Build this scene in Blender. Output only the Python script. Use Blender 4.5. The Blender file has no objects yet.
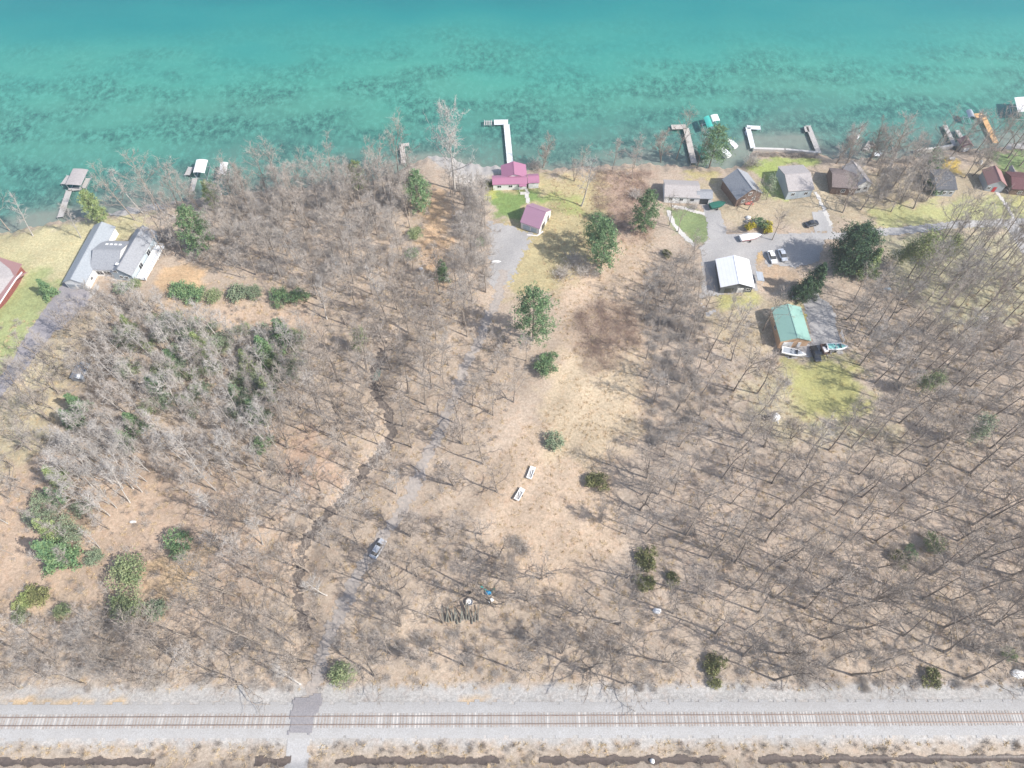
import bpy, math, random
import numpy as np
from mathutils import Vector, Matrix
random.seed(7); RNG=np.random.default_rng(11)
R=math.radians
S=bpy.context.scene; COL=S.collection
# ------------------------------------------------------------ camera
CH=155.0; PIT=R(58.5); FPX=710.0; CX,CY=512.0,384.0
cam=bpy.data.cameras.new('camera'); co=bpy.data.objects.new('camera',cam); COL.objects.link(co)
co.location=(0,0,CH); co.rotation_euler=(math.pi/2-PIT,0,0)
cam.sensor_width=36; cam.lens=FPX/1024*36; cam.clip_end=8000; cam.clip_start=1
S.camera=co
# ------------------------------------------------------------ world / light / view
w=bpy.data.worlds.new('World'); S.world=w; w.use_nodes=True
SUN_EL=R(43); SHADOW_DIR=R(157)       # direction shadows run, counted from +x
saz=SHADOW_DIR+math.pi                # towards the sun
sd=Vector((math.cos(saz)*math.cos(SUN_EL),math.sin(saz)*math.cos(SUN_EL),math.sin(SUN_EL)))
nt=w.node_tree; sky=nt.nodes.new('ShaderNodeTexSky'); sky.sky_type='NISHITA'; sky.sun_disc=False
sky.sun_elevation=SUN_EL; sky.sun_rotation=math.atan2(sd.x,sd.y)
sky.air_density=1.0; sky.dust_density=1.5
bg=nt.nodes['Background']; bg.inputs[1].default_value=0.13; nt.links.new(sky.outputs[0],bg.inputs[0])
sl=bpy.data.lights.new('sun','SUN'); so=bpy.data.objects.new('sun',sl); COL.objects.link(so)
sl.energy=4.1; sl.angle=R(0.6); sl.color=(1,0.955,0.89)
so.rotation_euler=sd.to_track_quat('Z','Y').to_euler()
S.view_settings.view_transform='Standard'; S.view_settings.look='None'; S.view_settings.gamma=1
S.view_settings.exposure=0.68
# ------------------------------------------------------------ pixel -> place
def ray(px,py):
    a=(px-CX)/FPX; b=(CY-py)/FPX
    return (a, math.cos(PIT)+b*math.sin(PIT), -math.sin(PIT)+b*math.cos(PIT))
def PZ(px,py,z):
    d=ray(px,py); t=(z-CH)/d[2]; return (d[0]*t,d[1]*t,z)
WL=-1.5
SHORE_PX=[(-260,262),(-60,246),(0,231),(60,218),(107,211),(125,206),(150,202),(200,196),(260,188),(320,182),(376,177),(396,170),(421,156),(441,153),(463,160),(481,163),(506,165),(540,167),(595,163),(645,161),(685,163),(719,165),(741,164),(752,149),(756,148.5),(816,151),(832,155),(877,156),(916,153),(952,147),(995,145),(1020,139),(1100,132),(1300,120)]
sp=np.array([PZ(a,b,WL)[:2] for a,b in SHORE_PX]); sp=sp[np.argsort(sp[:,0])]
def shore_y(x):
    x=np.asarray(x,float); return np.interp(x,sp[:,0],sp[:,1])+0.5*np.sin(x*.9)+.35*np.sin(x*2.3+1)
CREEK_PX=[(405,328),(390,345),(378,362),(374,378),(378,395),(388,412),(392,435),(382,455),(362,475),(345,500),(322,522),(306,545),(300,572),(300,600),(304,630),(306,660)]
cr=np.array([PZ(a,b,0)[:2] for a,b in CREEK_PX])
def seg_dist(x,y,P):
    x=np.asarray(x,float);y=np.asarray(y,float); best=np.full(np.broadcast(x,y).shape,1e9)
    for (x0,y0),(x1,y1) in zip(P[:-1],P[1:]):
        dx,dy=x1-x0,y1-y0; t=np.clip(((x-x0)*dx+(y-y0)*dy)/(dx*dx+dy*dy),0,1)
        best=np.minimum(best,np.hypot(x-x0-t*dx,y-y0-t*dy))
    return best
YR0=PZ(512,716,0)[1]; YR1=PZ(512,724.5,0)[1]       # the two rails
YRC=(YR0+YR1)/2
YD=PZ(512,760,0)[1]                                 # ditch
SLOPE=(PZ(900,715,0)[1]-PZ(100,718,0)[1])/(PZ(900,715,0)[0]-PZ(100,718,0)[0])
def rail_y(x): return YRC+SLOPE*np.asarray(x,float)
def sst(a,b,x):
    t=np.clip((x-a)/(b-a),0,1); return t*t*(3-2*t)
def hgt(x,y):
    x=np.asarray(x,float); y=np.asarray(y,float)
    s=shore_y(x)-y
    und=.35*np.sin(x*.11+1.3)*np.cos(y*.09)+.22*np.sin(x*.23+y*.19)+.12*np.sin(x*.51-y*.37+2)
    k=sst(6,22,s)*sst(4,16,y-rail_y(x))
    h=und*k
    h=h-1.5*np.exp(-(seg_dist(x,y,cr)/3.2)**2)*k
    # shore bank
    h=np.where(s<7, -0.0-1.9*(1-sst(-1,7,s)) , h)
    h=np.where(s<-1, -1.9+np.maximum(s+1,-40)*.12, h)
    # rail bed rise and ditch
    h=h+.5*np.exp(-((y-rail_y(x))/3.6)**4)
    h=h-.8*np.exp(-((y-(YD+SLOPE*x))/1.3)**2)
    return h
def hz(x,y): return float(hgt(x,y))
def G(px,py,dz=0.0):
    z=0.0
    for _ in range(8):
        p=PZ(px,py,z+dz); z=hz(p[0],p[1])
    return (p[0],p[1],z)
def GV(px,py): return Vector(G(px,py))
def inpoly(x,y,poly):
    x=np.asarray(x,float);y=np.asarray(y,float); c=np.zeros(np.broadcast(x,y).shape,bool)
    n=len(poly)
    for i in range(n):
        x0,y0=poly[i]; x1,y1=poly[(i+1)%n]
        if y0==y1: continue
        k=((y0>y)!=(y1>y))&(x<(x1-x0)*(y-y0)/(y1-y0)+x0); c^=k
    return c
def pxpoly(P): return [PZ(a,b,0)[:2] for a,b in P]
def pdist(x,y,poly):        # signed: + inside
    P=[tuple(p) for p in poly]; d=seg_dist(x,y,P+[P[0]]); return np.where(inpoly(x,y,P),d,-d)
# ------------------------------------------------------------ materials
def newmat(name,rough=.8,spec=.3,metal=0):
    m=bpy.data.materials.new(name); m.use_nodes=True; b=m.node_tree.nodes['Principled BSDF']
    b.inputs['Roughness'].default_value=rough; b.inputs['Metallic'].default_value=metal
    b.inputs['Specular IOR Level'].default_value=spec
    return m,m.node_tree,b
def nmat(name,c1,c2=None,scale=1.5,rough=.8,spec=.3,metal=0,rnd=0.0,detail=4,bump=0,stretch=None,lo=.35,hi=.65):
    m,t,b=newmat(name,rough,spec,metal)
    if c2 is None: c2=tuple(c*.86 for c in c1)
    tc=t.nodes.new('ShaderNodeTexCoord'); n=t.nodes.new('ShaderNodeTexNoise'); n.inputs['Scale'].default_value=scale; n.inputs['Detail'].default_value=detail
    if stretch:
        mp=t.nodes.new('ShaderNodeMapping'); mp.inputs['Scale'].default_value=stretch
        t.links.new(tc.outputs['Object'],mp.inputs[0]); t.links.new(mp.outputs[0],n.inputs['Vector'])
    else: t.links.new(tc.outputs['Object'],n.inputs['Vector'])
    r=t.nodes.new('ShaderNodeMapRange'); r.inputs[1].default_value=lo; r.inputs[2].default_value=hi
    t.links.new(n.outputs[0],r.inputs[0])
    mx=t.nodes.new('ShaderNodeMix'); mx.data_type='RGBA'
    mx.inputs[6].default_value=(*c1,1); mx.inputs[7].default_value=(*c2,1)
    t.links.new(r.outputs[0],mx.inputs[0]); out=mx.outputs[2]
    if rnd:
        oi=t.nodes.new('ShaderNodeObjectInfo'); rr=t.nodes.new('ShaderNodeMapRange'); rr.inputs[3].default_value=1-rnd; rr.inputs[4].default_value=1+rnd
        t.links.new(oi.outputs['Random'],rr.inputs[0])
        v=t.nodes.new('ShaderNodeVectorMath'); v.operation='SCALE'; t.links.new(out,v.inputs[0]); t.links.new(rr.outputs[0],v.inputs['Scale']); out=v.outputs[0]
    t.links.new(out,b.inputs['Base Color'])
    if bump:
        bp=t.nodes.new('ShaderNodeBump'); bp.inputs['Strength'].default_value=bump; bp.inputs['Distance'].default_value=.05
        t.links.new(n.outputs[0],bp.inputs['Height']); t.links.new(bp.outputs[0],b.inputs['Normal'])
    return m
def ribmat(name,c,rough=.4,per=.45,axis=0):        # standing seam sheet metal
    m,t,b=newmat(name,rough,.4)
    tc=t.nodes.new('ShaderNodeTexCoord'); sx=t.nodes.new('ShaderNodeSeparateXYZ'); t.links.new(tc.outputs['Object'],sx.inputs[0])
    mu=t.nodes.new('ShaderNodeMath'); mu.operation='MULTIPLY'; mu.inputs[1].default_value=1/per; t.links.new(sx.outputs[axis],mu.inputs[0])
    fr=t.nodes.new('ShaderNodeMath'); fr.operation='FRACT'; t.links.new(mu.outputs[0],fr.inputs[0])
    lt=t.nodes.new('ShaderNodeMath'); lt.operation='LESS_THAN'; lt.inputs[1].default_value=.1; t.links.new(fr.outputs[0],lt.inputs[0])
    n=t.nodes.new('ShaderNodeTexNoise'); n.inputs['Scale'].default_value=.6; n.inputs['Detail'].default_value=5; t.links.new(tc.outputs['Object'],n.inputs['Vector'])
    mx=t.nodes.new('ShaderNodeMix'); mx.data_type='RGBA'; mx.inputs[6].default_value=(*[v*1.06 for v in c],1); mx.inputs[7].default_value=(*[v*.9 for v in c],1)
    t.links.new(n.outputs[0],mx.inputs[0])
    m2=t.nodes.new('ShaderNodeMix'); m2.data_type='RGBA'; m2.inputs[7].default_value=(*[v*.88 for v in c],1); t.links.new(lt.outputs[0],m2.inputs[0]); t.links.new(mx.outputs[2],m2.inputs[6])
    t.links.new(m2.outputs[2],b.inputs['Base Color']); return m
M={}
M['bark']=nmat('bark',(.21,.175,.15),(.34,.295,.25),3,.95,.1,rnd=.25)
M['bark_pale']=nmat('bark_pale',(.56,.53,.49),(.38,.35,.32),3,.9,.1,rnd=.15)
M['twig']=nmat('twig',(.47,.41,.355),(.37,.32,.28),1.0,.95,.1,rnd=.22)
M['twig_grey']=nmat('twig_grey',(.52,.48,.44),(.42,.38,.345),1.0,.95,.1,rnd=.2)
M['twig_pale']=nmat('twig_pale',(.52,.49,.46),(.40,.37,.34),1.0,.95,.1,rnd=.15)
def leaf(name,c1,c2,scale=.8,rnd=.15):
    m=nmat(name,c1,c2,scale,.75,.2,rnd=rnd,detail=3,lo=.38,hi=.62); return m
M['pine']=leaf('pine_needles',(.085,.165,.085),(.23,.33,.155),1.3)
M['pine_dark']=leaf('dark_needles',(.045,.085,.055),(.10,.165,.08))
M['pine_pale']=leaf('pale_needles',(.18,.25,.10),(.33,.38,.17))
M['olive']=leaf('olive_needles',(.13,.14,.06),(.27,.27,.12))
M['spring']=leaf('spring_leaf',(.22,.27,.10),(.34,.37,.16))
M['golden']=leaf('golden_leaf',(.42,.36,.04),(.60,.50,.06))
M['grey_green']=leaf('grey_green_leaf',(.18,.24,.15),(.29,.34,.22))
M['soft_green']=leaf('soft_green_leaf',(.19,.25,.12),(.32,.36,.19))
M['bramble']=nmat('bramble_stems',(.36,.27,.22),(.28,.2,.165),.7,.95,.1)
M['wood']=nmat('weathered_wood',(.42,.38,.34),(.55,.51,.47),4,.85,.2,stretch=(6,1,1))
M['greywood']=nmat('grey_wood',(.36,.34,.32),(.50,.48,.46),4,.85,.2)
M['redwood']=nmat('red_wood',(.33,.05,.06),(.25,.035,.045),2,.7)
M['orangewood']=nmat('orange_wood',(.68,.42,.20),(.60,.35,.16),3,.8)
M['white']=nmat('white_paint',(.80,.80,.79),(.74,.74,.73),2,.5,.4)
M['whitemetal']=ribmat('white_metal_roof',(.82,.83,.85),.35,.9)
M['dockwhite']=nmat('dock_white',(.74,.76,.78),(.66,.68,.70),1,.5,.3,stretch=(1,8,1))
M['aluminium']=nmat('aluminium',(.62,.64,.66),(.5,.52,.54),2,.35,.5,metal=.6)
M['glass']=nmat('window_glass',(.03,.035,.04),(.05,.055,.06),1,.08,.6)
M['black']=nmat('dark_rubber',(.02,.02,.02),(.03,.03,.03),2,.7)
M['purple']=ribmat('purple_metal_roof',(.37,.165,.25),.42,.45)
M['purple2']=ribmat('dusty_purple_metal_roof',(.36,.21,.29),.42,.45,1)
M['greenroof']=ribmat('green_metal_roof',(.26,.43,.37),.45,.45,1)
M['pinkwall']=nmat('cream_siding',(.74,.70,.68),(.68,.64,.62),1.5,.7)
M['peach']=nmat('peach_siding',(.62,.42,.27),(.55,.36,.23),1.5,.7)
M['greyroof']=nmat('grey_shingle',(.33,.34,.36),(.25,.26,.28),3,.85,.2,detail=8)
M['greyroof_pale']=nmat('pale_grey_shingle',(.35,.375,.40),(.28,.305,.33),3,.8,.2,detail=8)
M['brownroof']=nmat('brown_shingle',(.23,.19,.18),(.16,.13,.125),3,.85,.2,detail=8)
M['darkroof']=nmat('dark_shingle',(.085,.09,.10),(.13,.135,.15),3,.85,.2,detail=8)
M['redroof']=ribmat('dull_red_metal_roof',(.33,.19,.18),.5,.5)
M['maroonroof']=nmat('maroon_shingle',(.10,.045,.05),(.15,.07,.075),3,.85,detail=8)
M['tanroof']=nmat('tan_grey_shingle',(.43,.40,.39),(.34,.31,.30),3,.85,.2,detail=8)
M['greysiding']=nmat('grey_siding',(.36,.39,.43),(.31,.34,.37),2,.7,stretch=(.2,.2,8))
M['bluesiding']=nmat('pale_blue_siding',(.46,.52,.56),(.40,.46,.50),2,.7,stretch=(.2,.2,8))
M['brownwall']=nmat('brown_siding',(.20,.14,.11),(.15,.10,.08),2,.8)
M['darkwall']=nmat('dark_grey_siding',(.13,.14,.15),(.10,.11,.12),2,.7)
M['redbrown']=nmat('red_brown_siding',(.26,.09,.08),(.2,.07,.06),2,.8)
M['teal']=nmat('teal_canvas',(.05,.42,.36),(.06,.36,.32),1,.6)
M['darkgreen']=nmat('dark_green_cover',(.02,.14,.10),(.025,.11,.085),2,.6)
M['blue']=nmat('blue_tarp',(.03,.30,.55),(.04,.24,.45),2,.5)
M['red']=nmat('red_stripe',(.50,.04,.05),(.42,.03,.04),2,.4)
M['redtable']=nmat('faded_red',(.52,.17,.14),(.45,.14,.12),2,.6)
M['tealboat']=nmat('teal_deck',(.28,.62,.56),(.22,.50,.46),3,.5)
M['carwhite']=nmat('car_white',(.78,.78,.78),(.74,.74,.74),1,.25,.6)
M['carsilver']=nmat('car_silver',(.50,.53,.58),(.45,.48,.53),1,.3,.6,metal=.1)
M['cardark']=nmat('car_dark',(.05,.055,.07),(.03,.035,.045),1,.25,.6)
M['tarpgrey']=nmat('grey_tarp',(.30,.32,.35),(.20,.22,.25),2,.6)
M['rail']=nmat('rusty_rail',(.26,.19,.16),(.35,.28,.245),1.2,.55,.4,metal=.3)
M['sleeper']=nmat('weathered_sleeper',(.40,.355,.32),(.33,.285,.25),2,.9,rnd=.12)
M['sleeper_pale']=nmat('pale_sleeper',(.55,.52,.485),(.47,.44,.41),2,.9,rnd=.1)
M['rust']=nmat('rusty_metal',(.30,.13,.07),(.22,.10,.06),2,.8)
M['stone']=nmat('stone',(.42,.40,.38),(.3,.28,.27),1.2,.9,bump=.4)
M['log']=nmat('old_log',(.22,.23,.20),(.13,.12,.10),2,.9)
# ground cover sheets
def sheetmat(name,c1,c2,c3,s1=.35,s2=3.5,rough=.95):
    m,t,b=newmat(name,rough,.15)
    tc=t.nodes.new('ShaderNodeTexCoord')
    def N(s,d):
        n=t.nodes.new('ShaderNodeTexNoise'); n.inputs['Scale'].default_value=s; n.inputs['Detail'].default_value=d; n.inputs['Roughness'].default_value=.65; t.links.new(tc.outputs['Object'],n.inputs['Vector']); return n
    a=N(s1,5); c=N(s2,6)
    ra=t.nodes.new('ShaderNodeMapRange'); ra.inputs[1].default_value=.35; ra.inputs[2].default_value=.65; t.links.new(a.outputs[0],ra.inputs[0])
    rc=t.nodes.new('ShaderNodeMapRange'); rc.inputs[1].default_value=.4; rc.inputs[2].default_value=.62; t.links.new(c.outputs[0],rc.inputs[0])
    m1=t.nodes.new('ShaderNodeMix'); m1.data_type='RGBA'; m1.inputs[6].default_value=(*c1,1); m1.inputs[7].default_value=(*c2,1); t.links.new(ra.outputs[0],m1.inputs[0])
    m2=t.nodes.new('ShaderNodeMix'); m2.data_type='RGBA'; m2.inputs[7].default_value=(*c3,1); t.links.new(rc.outputs[0],m2.inputs[0]); t.links.new(m1.outputs[2],m2.inputs[6])
    t.links.new(m2.outputs[2],b.inputs['Base Color'])
    bp=t.nodes.new('ShaderNodeBump'); bp.inputs['Strength'].default_value=.5; bp.inputs['Distance'].default_value=.08; t.links.new(c.outputs[0],bp.inputs['Height']); t.links.new(bp.outputs[0],b.inputs['Normal'])
    return m
M['asphalt']=sheetmat('old_asphalt',(.29,.27,.285),(.36,.335,.34),(.24,.225,.235))
M['gravel']=sheetmat('grey_gravel',(.36,.35,.345),(.42,.405,.39),(.30,.29,.285))
M['road_pale']=sheetmat('pale_road',(.45,.445,.44),(.40,.39,.38),(.35,.34,.335))
M['track']=sheetmat('gravel_track',(.375,.34,.315),(.42,.36,.31),(.30,.27,.245),.5,1.4)
M['ballast']=sheetmat('ballast',(.45,.445,.44),(.40,.39,.38),(.33,.32,.31),.25,5)
M['crossing']=sheetmat('crossing_asphalt',(.27,.26,.27),(.31,.29,.29),(.23,.22,.23),.8)
M['creekbed']=sheetmat('creek_bed',(.13,.108,.095),(.21,.175,.15),(.095,.08,.07),.8,2.5)
M['mud']=sheetmat('ditch_water',(.12,.095,.085),(.17,.135,.115),(.09,.075,.065),.5,2,.35)
M['beach']=sheetmat('shingle_beach',(.41,.385,.36),(.47,.445,.42),(.33,.31,.29),.5,4)
M['concrete']=sheetmat('concrete_walk',(.62,.60,.57),(.55,.53,.50),(.5,.48,.45),.8,4)
# ------------------------------------------------------------ object helpers
def tag(o,label=None,cat=None,group=None,kind=None):
    if label: o['label']=label
    if cat: o['category']=cat
    if group: o['group']=group
    if kind: o['kind']=kind
    return o
def link(name,mesh,parent=None,loc=None,rz=None):
    o=bpy.data.objects.new(name,mesh); COL.objects.link(o)
    if parent: o.parent=parent
    if loc is not None: o.location=loc
    if rz is not None: o.rotation_euler=(0,0,rz)
    return o
def thing(name,label,cat,loc=(0,0,0),rz=0,group=None):
    o=bpy.data.objects.new(name,None); COL.objects.link(o); o.location=loc; o.rotation_euler=(0,0,rz); o.empty_display_size=.5
    return tag(o,label,cat,group)
def npmesh(name,V,F,mat,smooth=False):
    V=np.asarray(V,np.float32); F=np.asarray(F,np.int32); m=bpy.data.meshes.new(name)
    k=F.shape[1]
    m.vertices.add(len(V)); m.vertices.foreach_set('co',V.ravel()); m.loops.add(F.size); m.loops.foreach_set('vertex_index',F.ravel())
    m.polygons.add(len(F)); m.polygons.foreach_set('loop_start',np.arange(0,F.size,k,dtype=np.int32)); m.polygons.foreach_set('loop_total',np.full(len(F),k,np.int32))
    if smooth: m.polygons.foreach_set('use_smooth',np.ones(len(F),bool))
    m.materials.append(mat); m.update(calc_edges=True)
    if not smooth and len(F)<100: m.shade_flat()
    return m
class MB:
    def __init__(s): s.v=[]; s.f=[]
    def quadbox(s,c,size,rz=0,tilt=None):
        hx,hy,hz_=[k/2 for k in size]; b=len(s.v); mt=Matrix.Rotation(rz,3,'Z')
        if tilt is not None: mt=mt@tilt
        for sx,sy,sz in ((-1,-1,-1),(1,-1,-1),(1,1,-1),(-1,1,-1),(-1,-1,1),(1,-1,1),(1,1,1),(-1,1,1)):
            s.v.append(tuple(Vector(c)+mt@Vector((sx*hx,sy*hy,sz*hz_))))
        for q in ((0,3,2,1),(4,5,6,7),(0,1,5,4),(1,2,6,5),(2,3,7,6),(3,0,4,7)): s.f.append(tuple(b+i for i in q))
        return s
    box=quadbox
    def poly(s,pts): 
        b=len(s.v); s.v+= [tuple(p) for p in pts]; s.f.append(tuple(range(b,b+len(pts)))); return s
    def slab(s,pts,th):          # thicken polygon downwards
        b=len(s.v); n=len(pts)
        s.v+=[tuple(p) for p in pts]+[(p[0],p[1],p[2]-th) for p in pts]
        s.f.append(tuple(range(b,b+n))); s.f.append(tuple(reversed(range(b+n,b+2*n))))
        for i in range(n): j=(i+1)%n; s.f.append((b+j,b+i,b+n+i,b+n+j))
        return s
    def cyl(s,p0,p1,r0,r1=None,n=8):
        r1=r0 if r1 is None else r1; p0=Vector(p0);p1=Vector(p1); d=(p1-p0).normalized(); u=d.orthogonal().normalized(); v=d.cross(u); b=len(s.v)
        for p,r in ((p0,r0),(p1,r1)):
            for i in range(n): a=2*math.pi*i/n; s.v.append(tuple(p+(u*math.cos(a)+v*math.sin(a))*r))
        for i in range(n): j=(i+1)%n; s.f.append((b+i,b+j,b+n+j,b+n+i))
        s.f.append(tuple(reversed(range(b,b+n)))); s.f.append(tuple(range(b+n,b+2*n))); return s
    def loft(s,rings,cap=True):
        b=len(s.v); n=len(rings[0])
        for r in rings: s.v+=[tuple(p) for p in r]
        for k in range(len(rings)-1):
            for i in range(n):
                j=(i+1)%n; s.f.append((b+k*n+i,b+k*n+j,b+(k+1)*n+j,b+(k+1)*n+i))
        if cap: s.f.append(tuple(reversed(range(b,b+n)))); s.f.append(tuple(range(b+(len(rings)-1)*n,b+len(rings)*n)))
        return s
    def build(s,name,mat,parent=None,loc=None,rz=None,smooth=False,bevel=0):
        m=bpy.data.meshes.new(name); m.from_pydata(s.v,[],s.f); m.materials.append(mat); m.update()
        if smooth: m.polygons.foreach_set('use_smooth',[True]*len(m.polygons))
        o=link(name,m,parent,loc,rz)
        if bevel:
            bv=o.modifiers.new('bevel','BEVEL'); bv.width=bevel; bv.segments=2
        return o
def dup(root,loc,rz=0,label=None,group=None,scale=1.0):
    r=root.copy(); COL.objects.link(r); r.location=loc; r.rotation_euler=(0,0,rz); r.scale=(scale,)*3
    if label: r['label']=label
    if group: r['group']=group
    for ch in list(root.children):
        c=ch.copy(); COL.objects.link(c); c.parent=r
        for g in list(ch.children):
            d=g.copy(); COL.objects.link(d); d.parent=c
    return r
# ------------------------------------------------------------ GROUND
def axis(lo,hi,step,far):
    a=list(np.arange(lo,hi,step)); pre=[]; x=lo; st=step
    while x>-far: st*=1.5; x-=st; pre.append(x)
    post=[]; x=a[-1]; st=step
    while x<far: st*=1.5; x+=st; post.append(x)
    return np.array(pre[::-1]+a+post)
gx=axis(-195,205,.75,3000); gy=axis(-6,245,.75,3000)
X,Y=np.meshgrid(gx,gy); Z=hgt(X,Y)
nx,ny=len(gx),len(gy)
idx=np.arange(nx*ny).reshape(ny,nx)
F=np.stack([idx[:-1,:-1],idx[:-1,1:],idx[1:,1:],idx[1:,:-1]],-1).reshape(-1,4)
V=np.stack([X,Y,Z],-1).reshape(-1,3)
def wob(x,y,a=1.0):
    return a*(np.sin(x*.7+1.7*np.sin(y*.45))+.7*np.sin(y*1.1+1.3*np.sin(x*.9))+.5*np.sin(x*2.1+y*1.7)+.4*np.sin(x*1.3-y*2.9))*.5
C=np.empty(X.shape+(3,)); C[:]=(.43,.35,.275)
def paint(P,c,soft=2.0,op=1.0):
    global C
    d=pdist(X,Y,pxpoly(P))+wob(X,Y,1.3*min(soft,2)); k=(sst(-soft,soft,d)*op)[...,None]; C=C*(1-k)+np.array(c)*k
paint([(620,300),(760,300),(1100,300),(1200,700),(640,700),(600,600)],(.41,.34,.275),8)
paint([(640,470),(1100,470),(1200,640),(640,640)],(.43,.35,.28),10)
paint([(-100,440),(60,440),(220,470),(300,560),(200,640),(-150,640)],(.45,.345,.26),6)
paint([(555,170),(640,168),(655,230),(650,300),(655,420),(610,470),(625,540),(570,600),(500,570),(478,480),(520,430),(560,400),(560,330),(540,250)],(.50,.39,.29),4)
paint([(565,350),(640,350),(640,430),(600,465),(545,460),(540,400)],(.52,.42,.295),3)
paint([(600,170),(650,170),(648,235),(590,240)],(.42,.30,.235),4,.7)
paint([(578,318),(600,300),(636,306),(640,345),(615,365),(590,372),(572,345)],(.36,.275,.21),3,.6)
paint([(640,270),(665,270),(665,330),(640,320)],(.27,.21,.16),3,.6)
paint([(-200,248),(0,232),(110,214),(150,214),(150,235),(100,250),(62,290),(20,350),(-200,480)],(.50,.45,.27),2)
paint([(-100,290),(18,280),(30,268),(45,268),(62,290),(38,330),(5,368),(-100,420)],(.31,.36,.16),2.5,.85)
paint([(-60,262),(0,250),(30,258),(20,268),(-60,290)],(.46,.43,.25),3)
paint([(0,400),(60,330),(108,300),(150,300),(130,330),(95,390),(55,440),(0,480),(-60,500)],(.47,.41,.27),3,.9)
paint([(105,285),(150,285),(150,330),(70,440),(50,440),(90,370)],(.34,.27,.21),3,.8)
paint([(60,300),(110,300),(130,325),(110,400),(75,440),(60,420)],(.36,.28,.22),4,.5)
paint([(160,268),(200,262),(205,285),(170,296),(158,285)],(.55,.39,.24),1.5)
paint([(205,300),(310,300),(315,330),(215,328)],(.50,.385,.29),2.5)
paint([(155,560),(205,545),(200,590),(150,605)],(.53,.38,.22),2.5,.8)
paint([(0,595),(150,600),(150,620),(0,630)],(.48,.36,.25),3,.8)
paint([(425,190),(448,190),(450,250),(440,290),(422,290),(424,240)],(.55,.39,.25),2)
paint([(270,430),(310,430),(350,480),(290,500)],(.48,.34,.25),4,.8)
paint([(500,175),(600,175),(610,235),(560,290),(510,300),(505,240)],(.43,.37,.20),3,.85)
paint([(486,192),(540,189),(545,200),(525,206),(518,222),(497,218)],(.20,.285,.10),1.2)
paint([(486,182),(494,182),(494,196),(484,200)],(.45,.46,.13),1)
paint([(545,192),(575,195),(590,215),(555,212)],(.30,.35,.12),2,.7)
paint([(668,206),(700,211),(718,226),(706,245),(690,243),(672,228)],(.21,.265,.125),1.2)
paint([(690,180),(1100,160),(1200,215),(720,225)],(.42,.355,.25),3,.9)
paint([(745,160),(780,158),(778,178),(786,198),(768,198),(756,175)],(.33,.39,.13),1.2)
paint([(775,157),(820,158),(822,166),(775,165)],(.34,.38,.14),1)
paint([(690,170),(715,172),(712,180),(690,180)],(.48,.42,.17),2,.7)
paint([(872,208),(1100,190),(1200,218),(875,228)],(.42,.43,.20),2.5,.9)
paint([(880,236),(1100,226),(1200,300),(960,330),(900,290)],(.40,.40,.24),4,.6)
paint([(985,152),(1024,150),(1060,172),(1000,172)],(.22,.29,.13),1.5)
paint([(942,158),(958,158),(962,175),(940,172)],(.62,.44,.10),1,.9)
paint([(1005,172),(1060,190),(1060,215),(1010,205)],(.42,.40,.18),1.5,.8)
paint([(700,290),(756,292),(800,300),(775,345),(745,360),(715,340)],(.42,.35,.24),3,.8)
paint([(716,293),(756,293),(756,302),(728,314)],(.40,.38,.17),1.5)
paint([(754,248),(762,243),(764,262),(757,266)],(.58,.40,.20),1)
paint([(755,262),(790,262),(800,280),(765,290)],(.45,.34,.24),2)
paint([(800,305),(815,305),(812,318),(803,318)],(.44,.40,.14),1.5)
paint([(783,360),(848,357),(868,398),(862,418),(800,424),(780,395)],(.39,.375,.16),2.5)
paint([(745,380),(785,370),(800,420),(900,425),(900,440),(780,440),(750,420)],(.48,.42,.27),4,.8)
paint([(422,153),(441,151),(463,158),(481,161),(510,164),(508,172),(492,176),(470,190),(455,178),(440,165)],(.52,.485,.44),1.5)
paint([(-200,600),(1300,600),(1300,690),(-200,690)],(.44,.36,.28),4,.4)
# rail corridor
d=np.abs(Y-rail_y(X)-.2)+wob(X,Y,.8)
k=sst(7.4,5.6,d)[...,None]; C=C*(1-k)+np.array((.43,.415,.395))*k
k=(sst(-1.2,1.2,PZ(512,745,0)[1]+SLOPE*X-Y+wob(X,Y,.9)) )[...,None]; C=C*(1-k)+np.array((.40,.335,.27))*k
paint([(0,697),(60,699),(140,702),(60,707),(0,705)],(.58,.43,.26),.8,.85)
paint([(460,697),(500,697),(500,702),(455,704)],(.56,.42,.27),.8,.8)
rg=np.sin(X*.13+2)*np.sin(Y*.17+X*.05)+.6*np.sin(X*.37-Y*.29+1)
C*= (.93+.06*rg)[...,None]
gm=npmesh('ground',V,F,None,True); gm.materials.clear()
ca=gm.color_attributes.new('zone','FLOAT_COLOR','POINT'); ca.data.foreach_set('color',np.concatenate([C.reshape(-1,3),np.ones((nx*ny,1))],1).astype(np.float32).ravel())
m,t,b=newmat('ground_cover',.95,.1); gm.materials.append(m)
at=t.nodes.new('ShaderNodeAttribute'); at.attribute_name='zone'
tc=t.nodes.new('ShaderNodeTexCoord')
def gnoise(s,dt,lo,hi,a,bb,stretch=None):
    n=t.nodes.new('ShaderNodeTexNoise'); n.inputs['Scale'].default_value=s; n.inputs['Detail'].default_value=dt; n.inputs['Roughness'].default_value=.7
    t.links.new(tc.outputs['Object'],n.inputs['Vector'])
    r=t.nodes.new('ShaderNodeMapRange'); r.inputs[1].default_value=lo; r.inputs[2].default_value=hi; r.inputs[3].default_value=a; r.inputs[4].default_value=bb
    t.links.new(n.outputs[0],r.inputs[0]); return n,r
n1,r1=gnoise(.12,6,.35,.65,.9,1.1); n2,r2=gnoise(1.6,10,.38,.62,.8,1.16); n3,r3=gnoise(4.5,4,.35,.65,.8,1.16)
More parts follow.
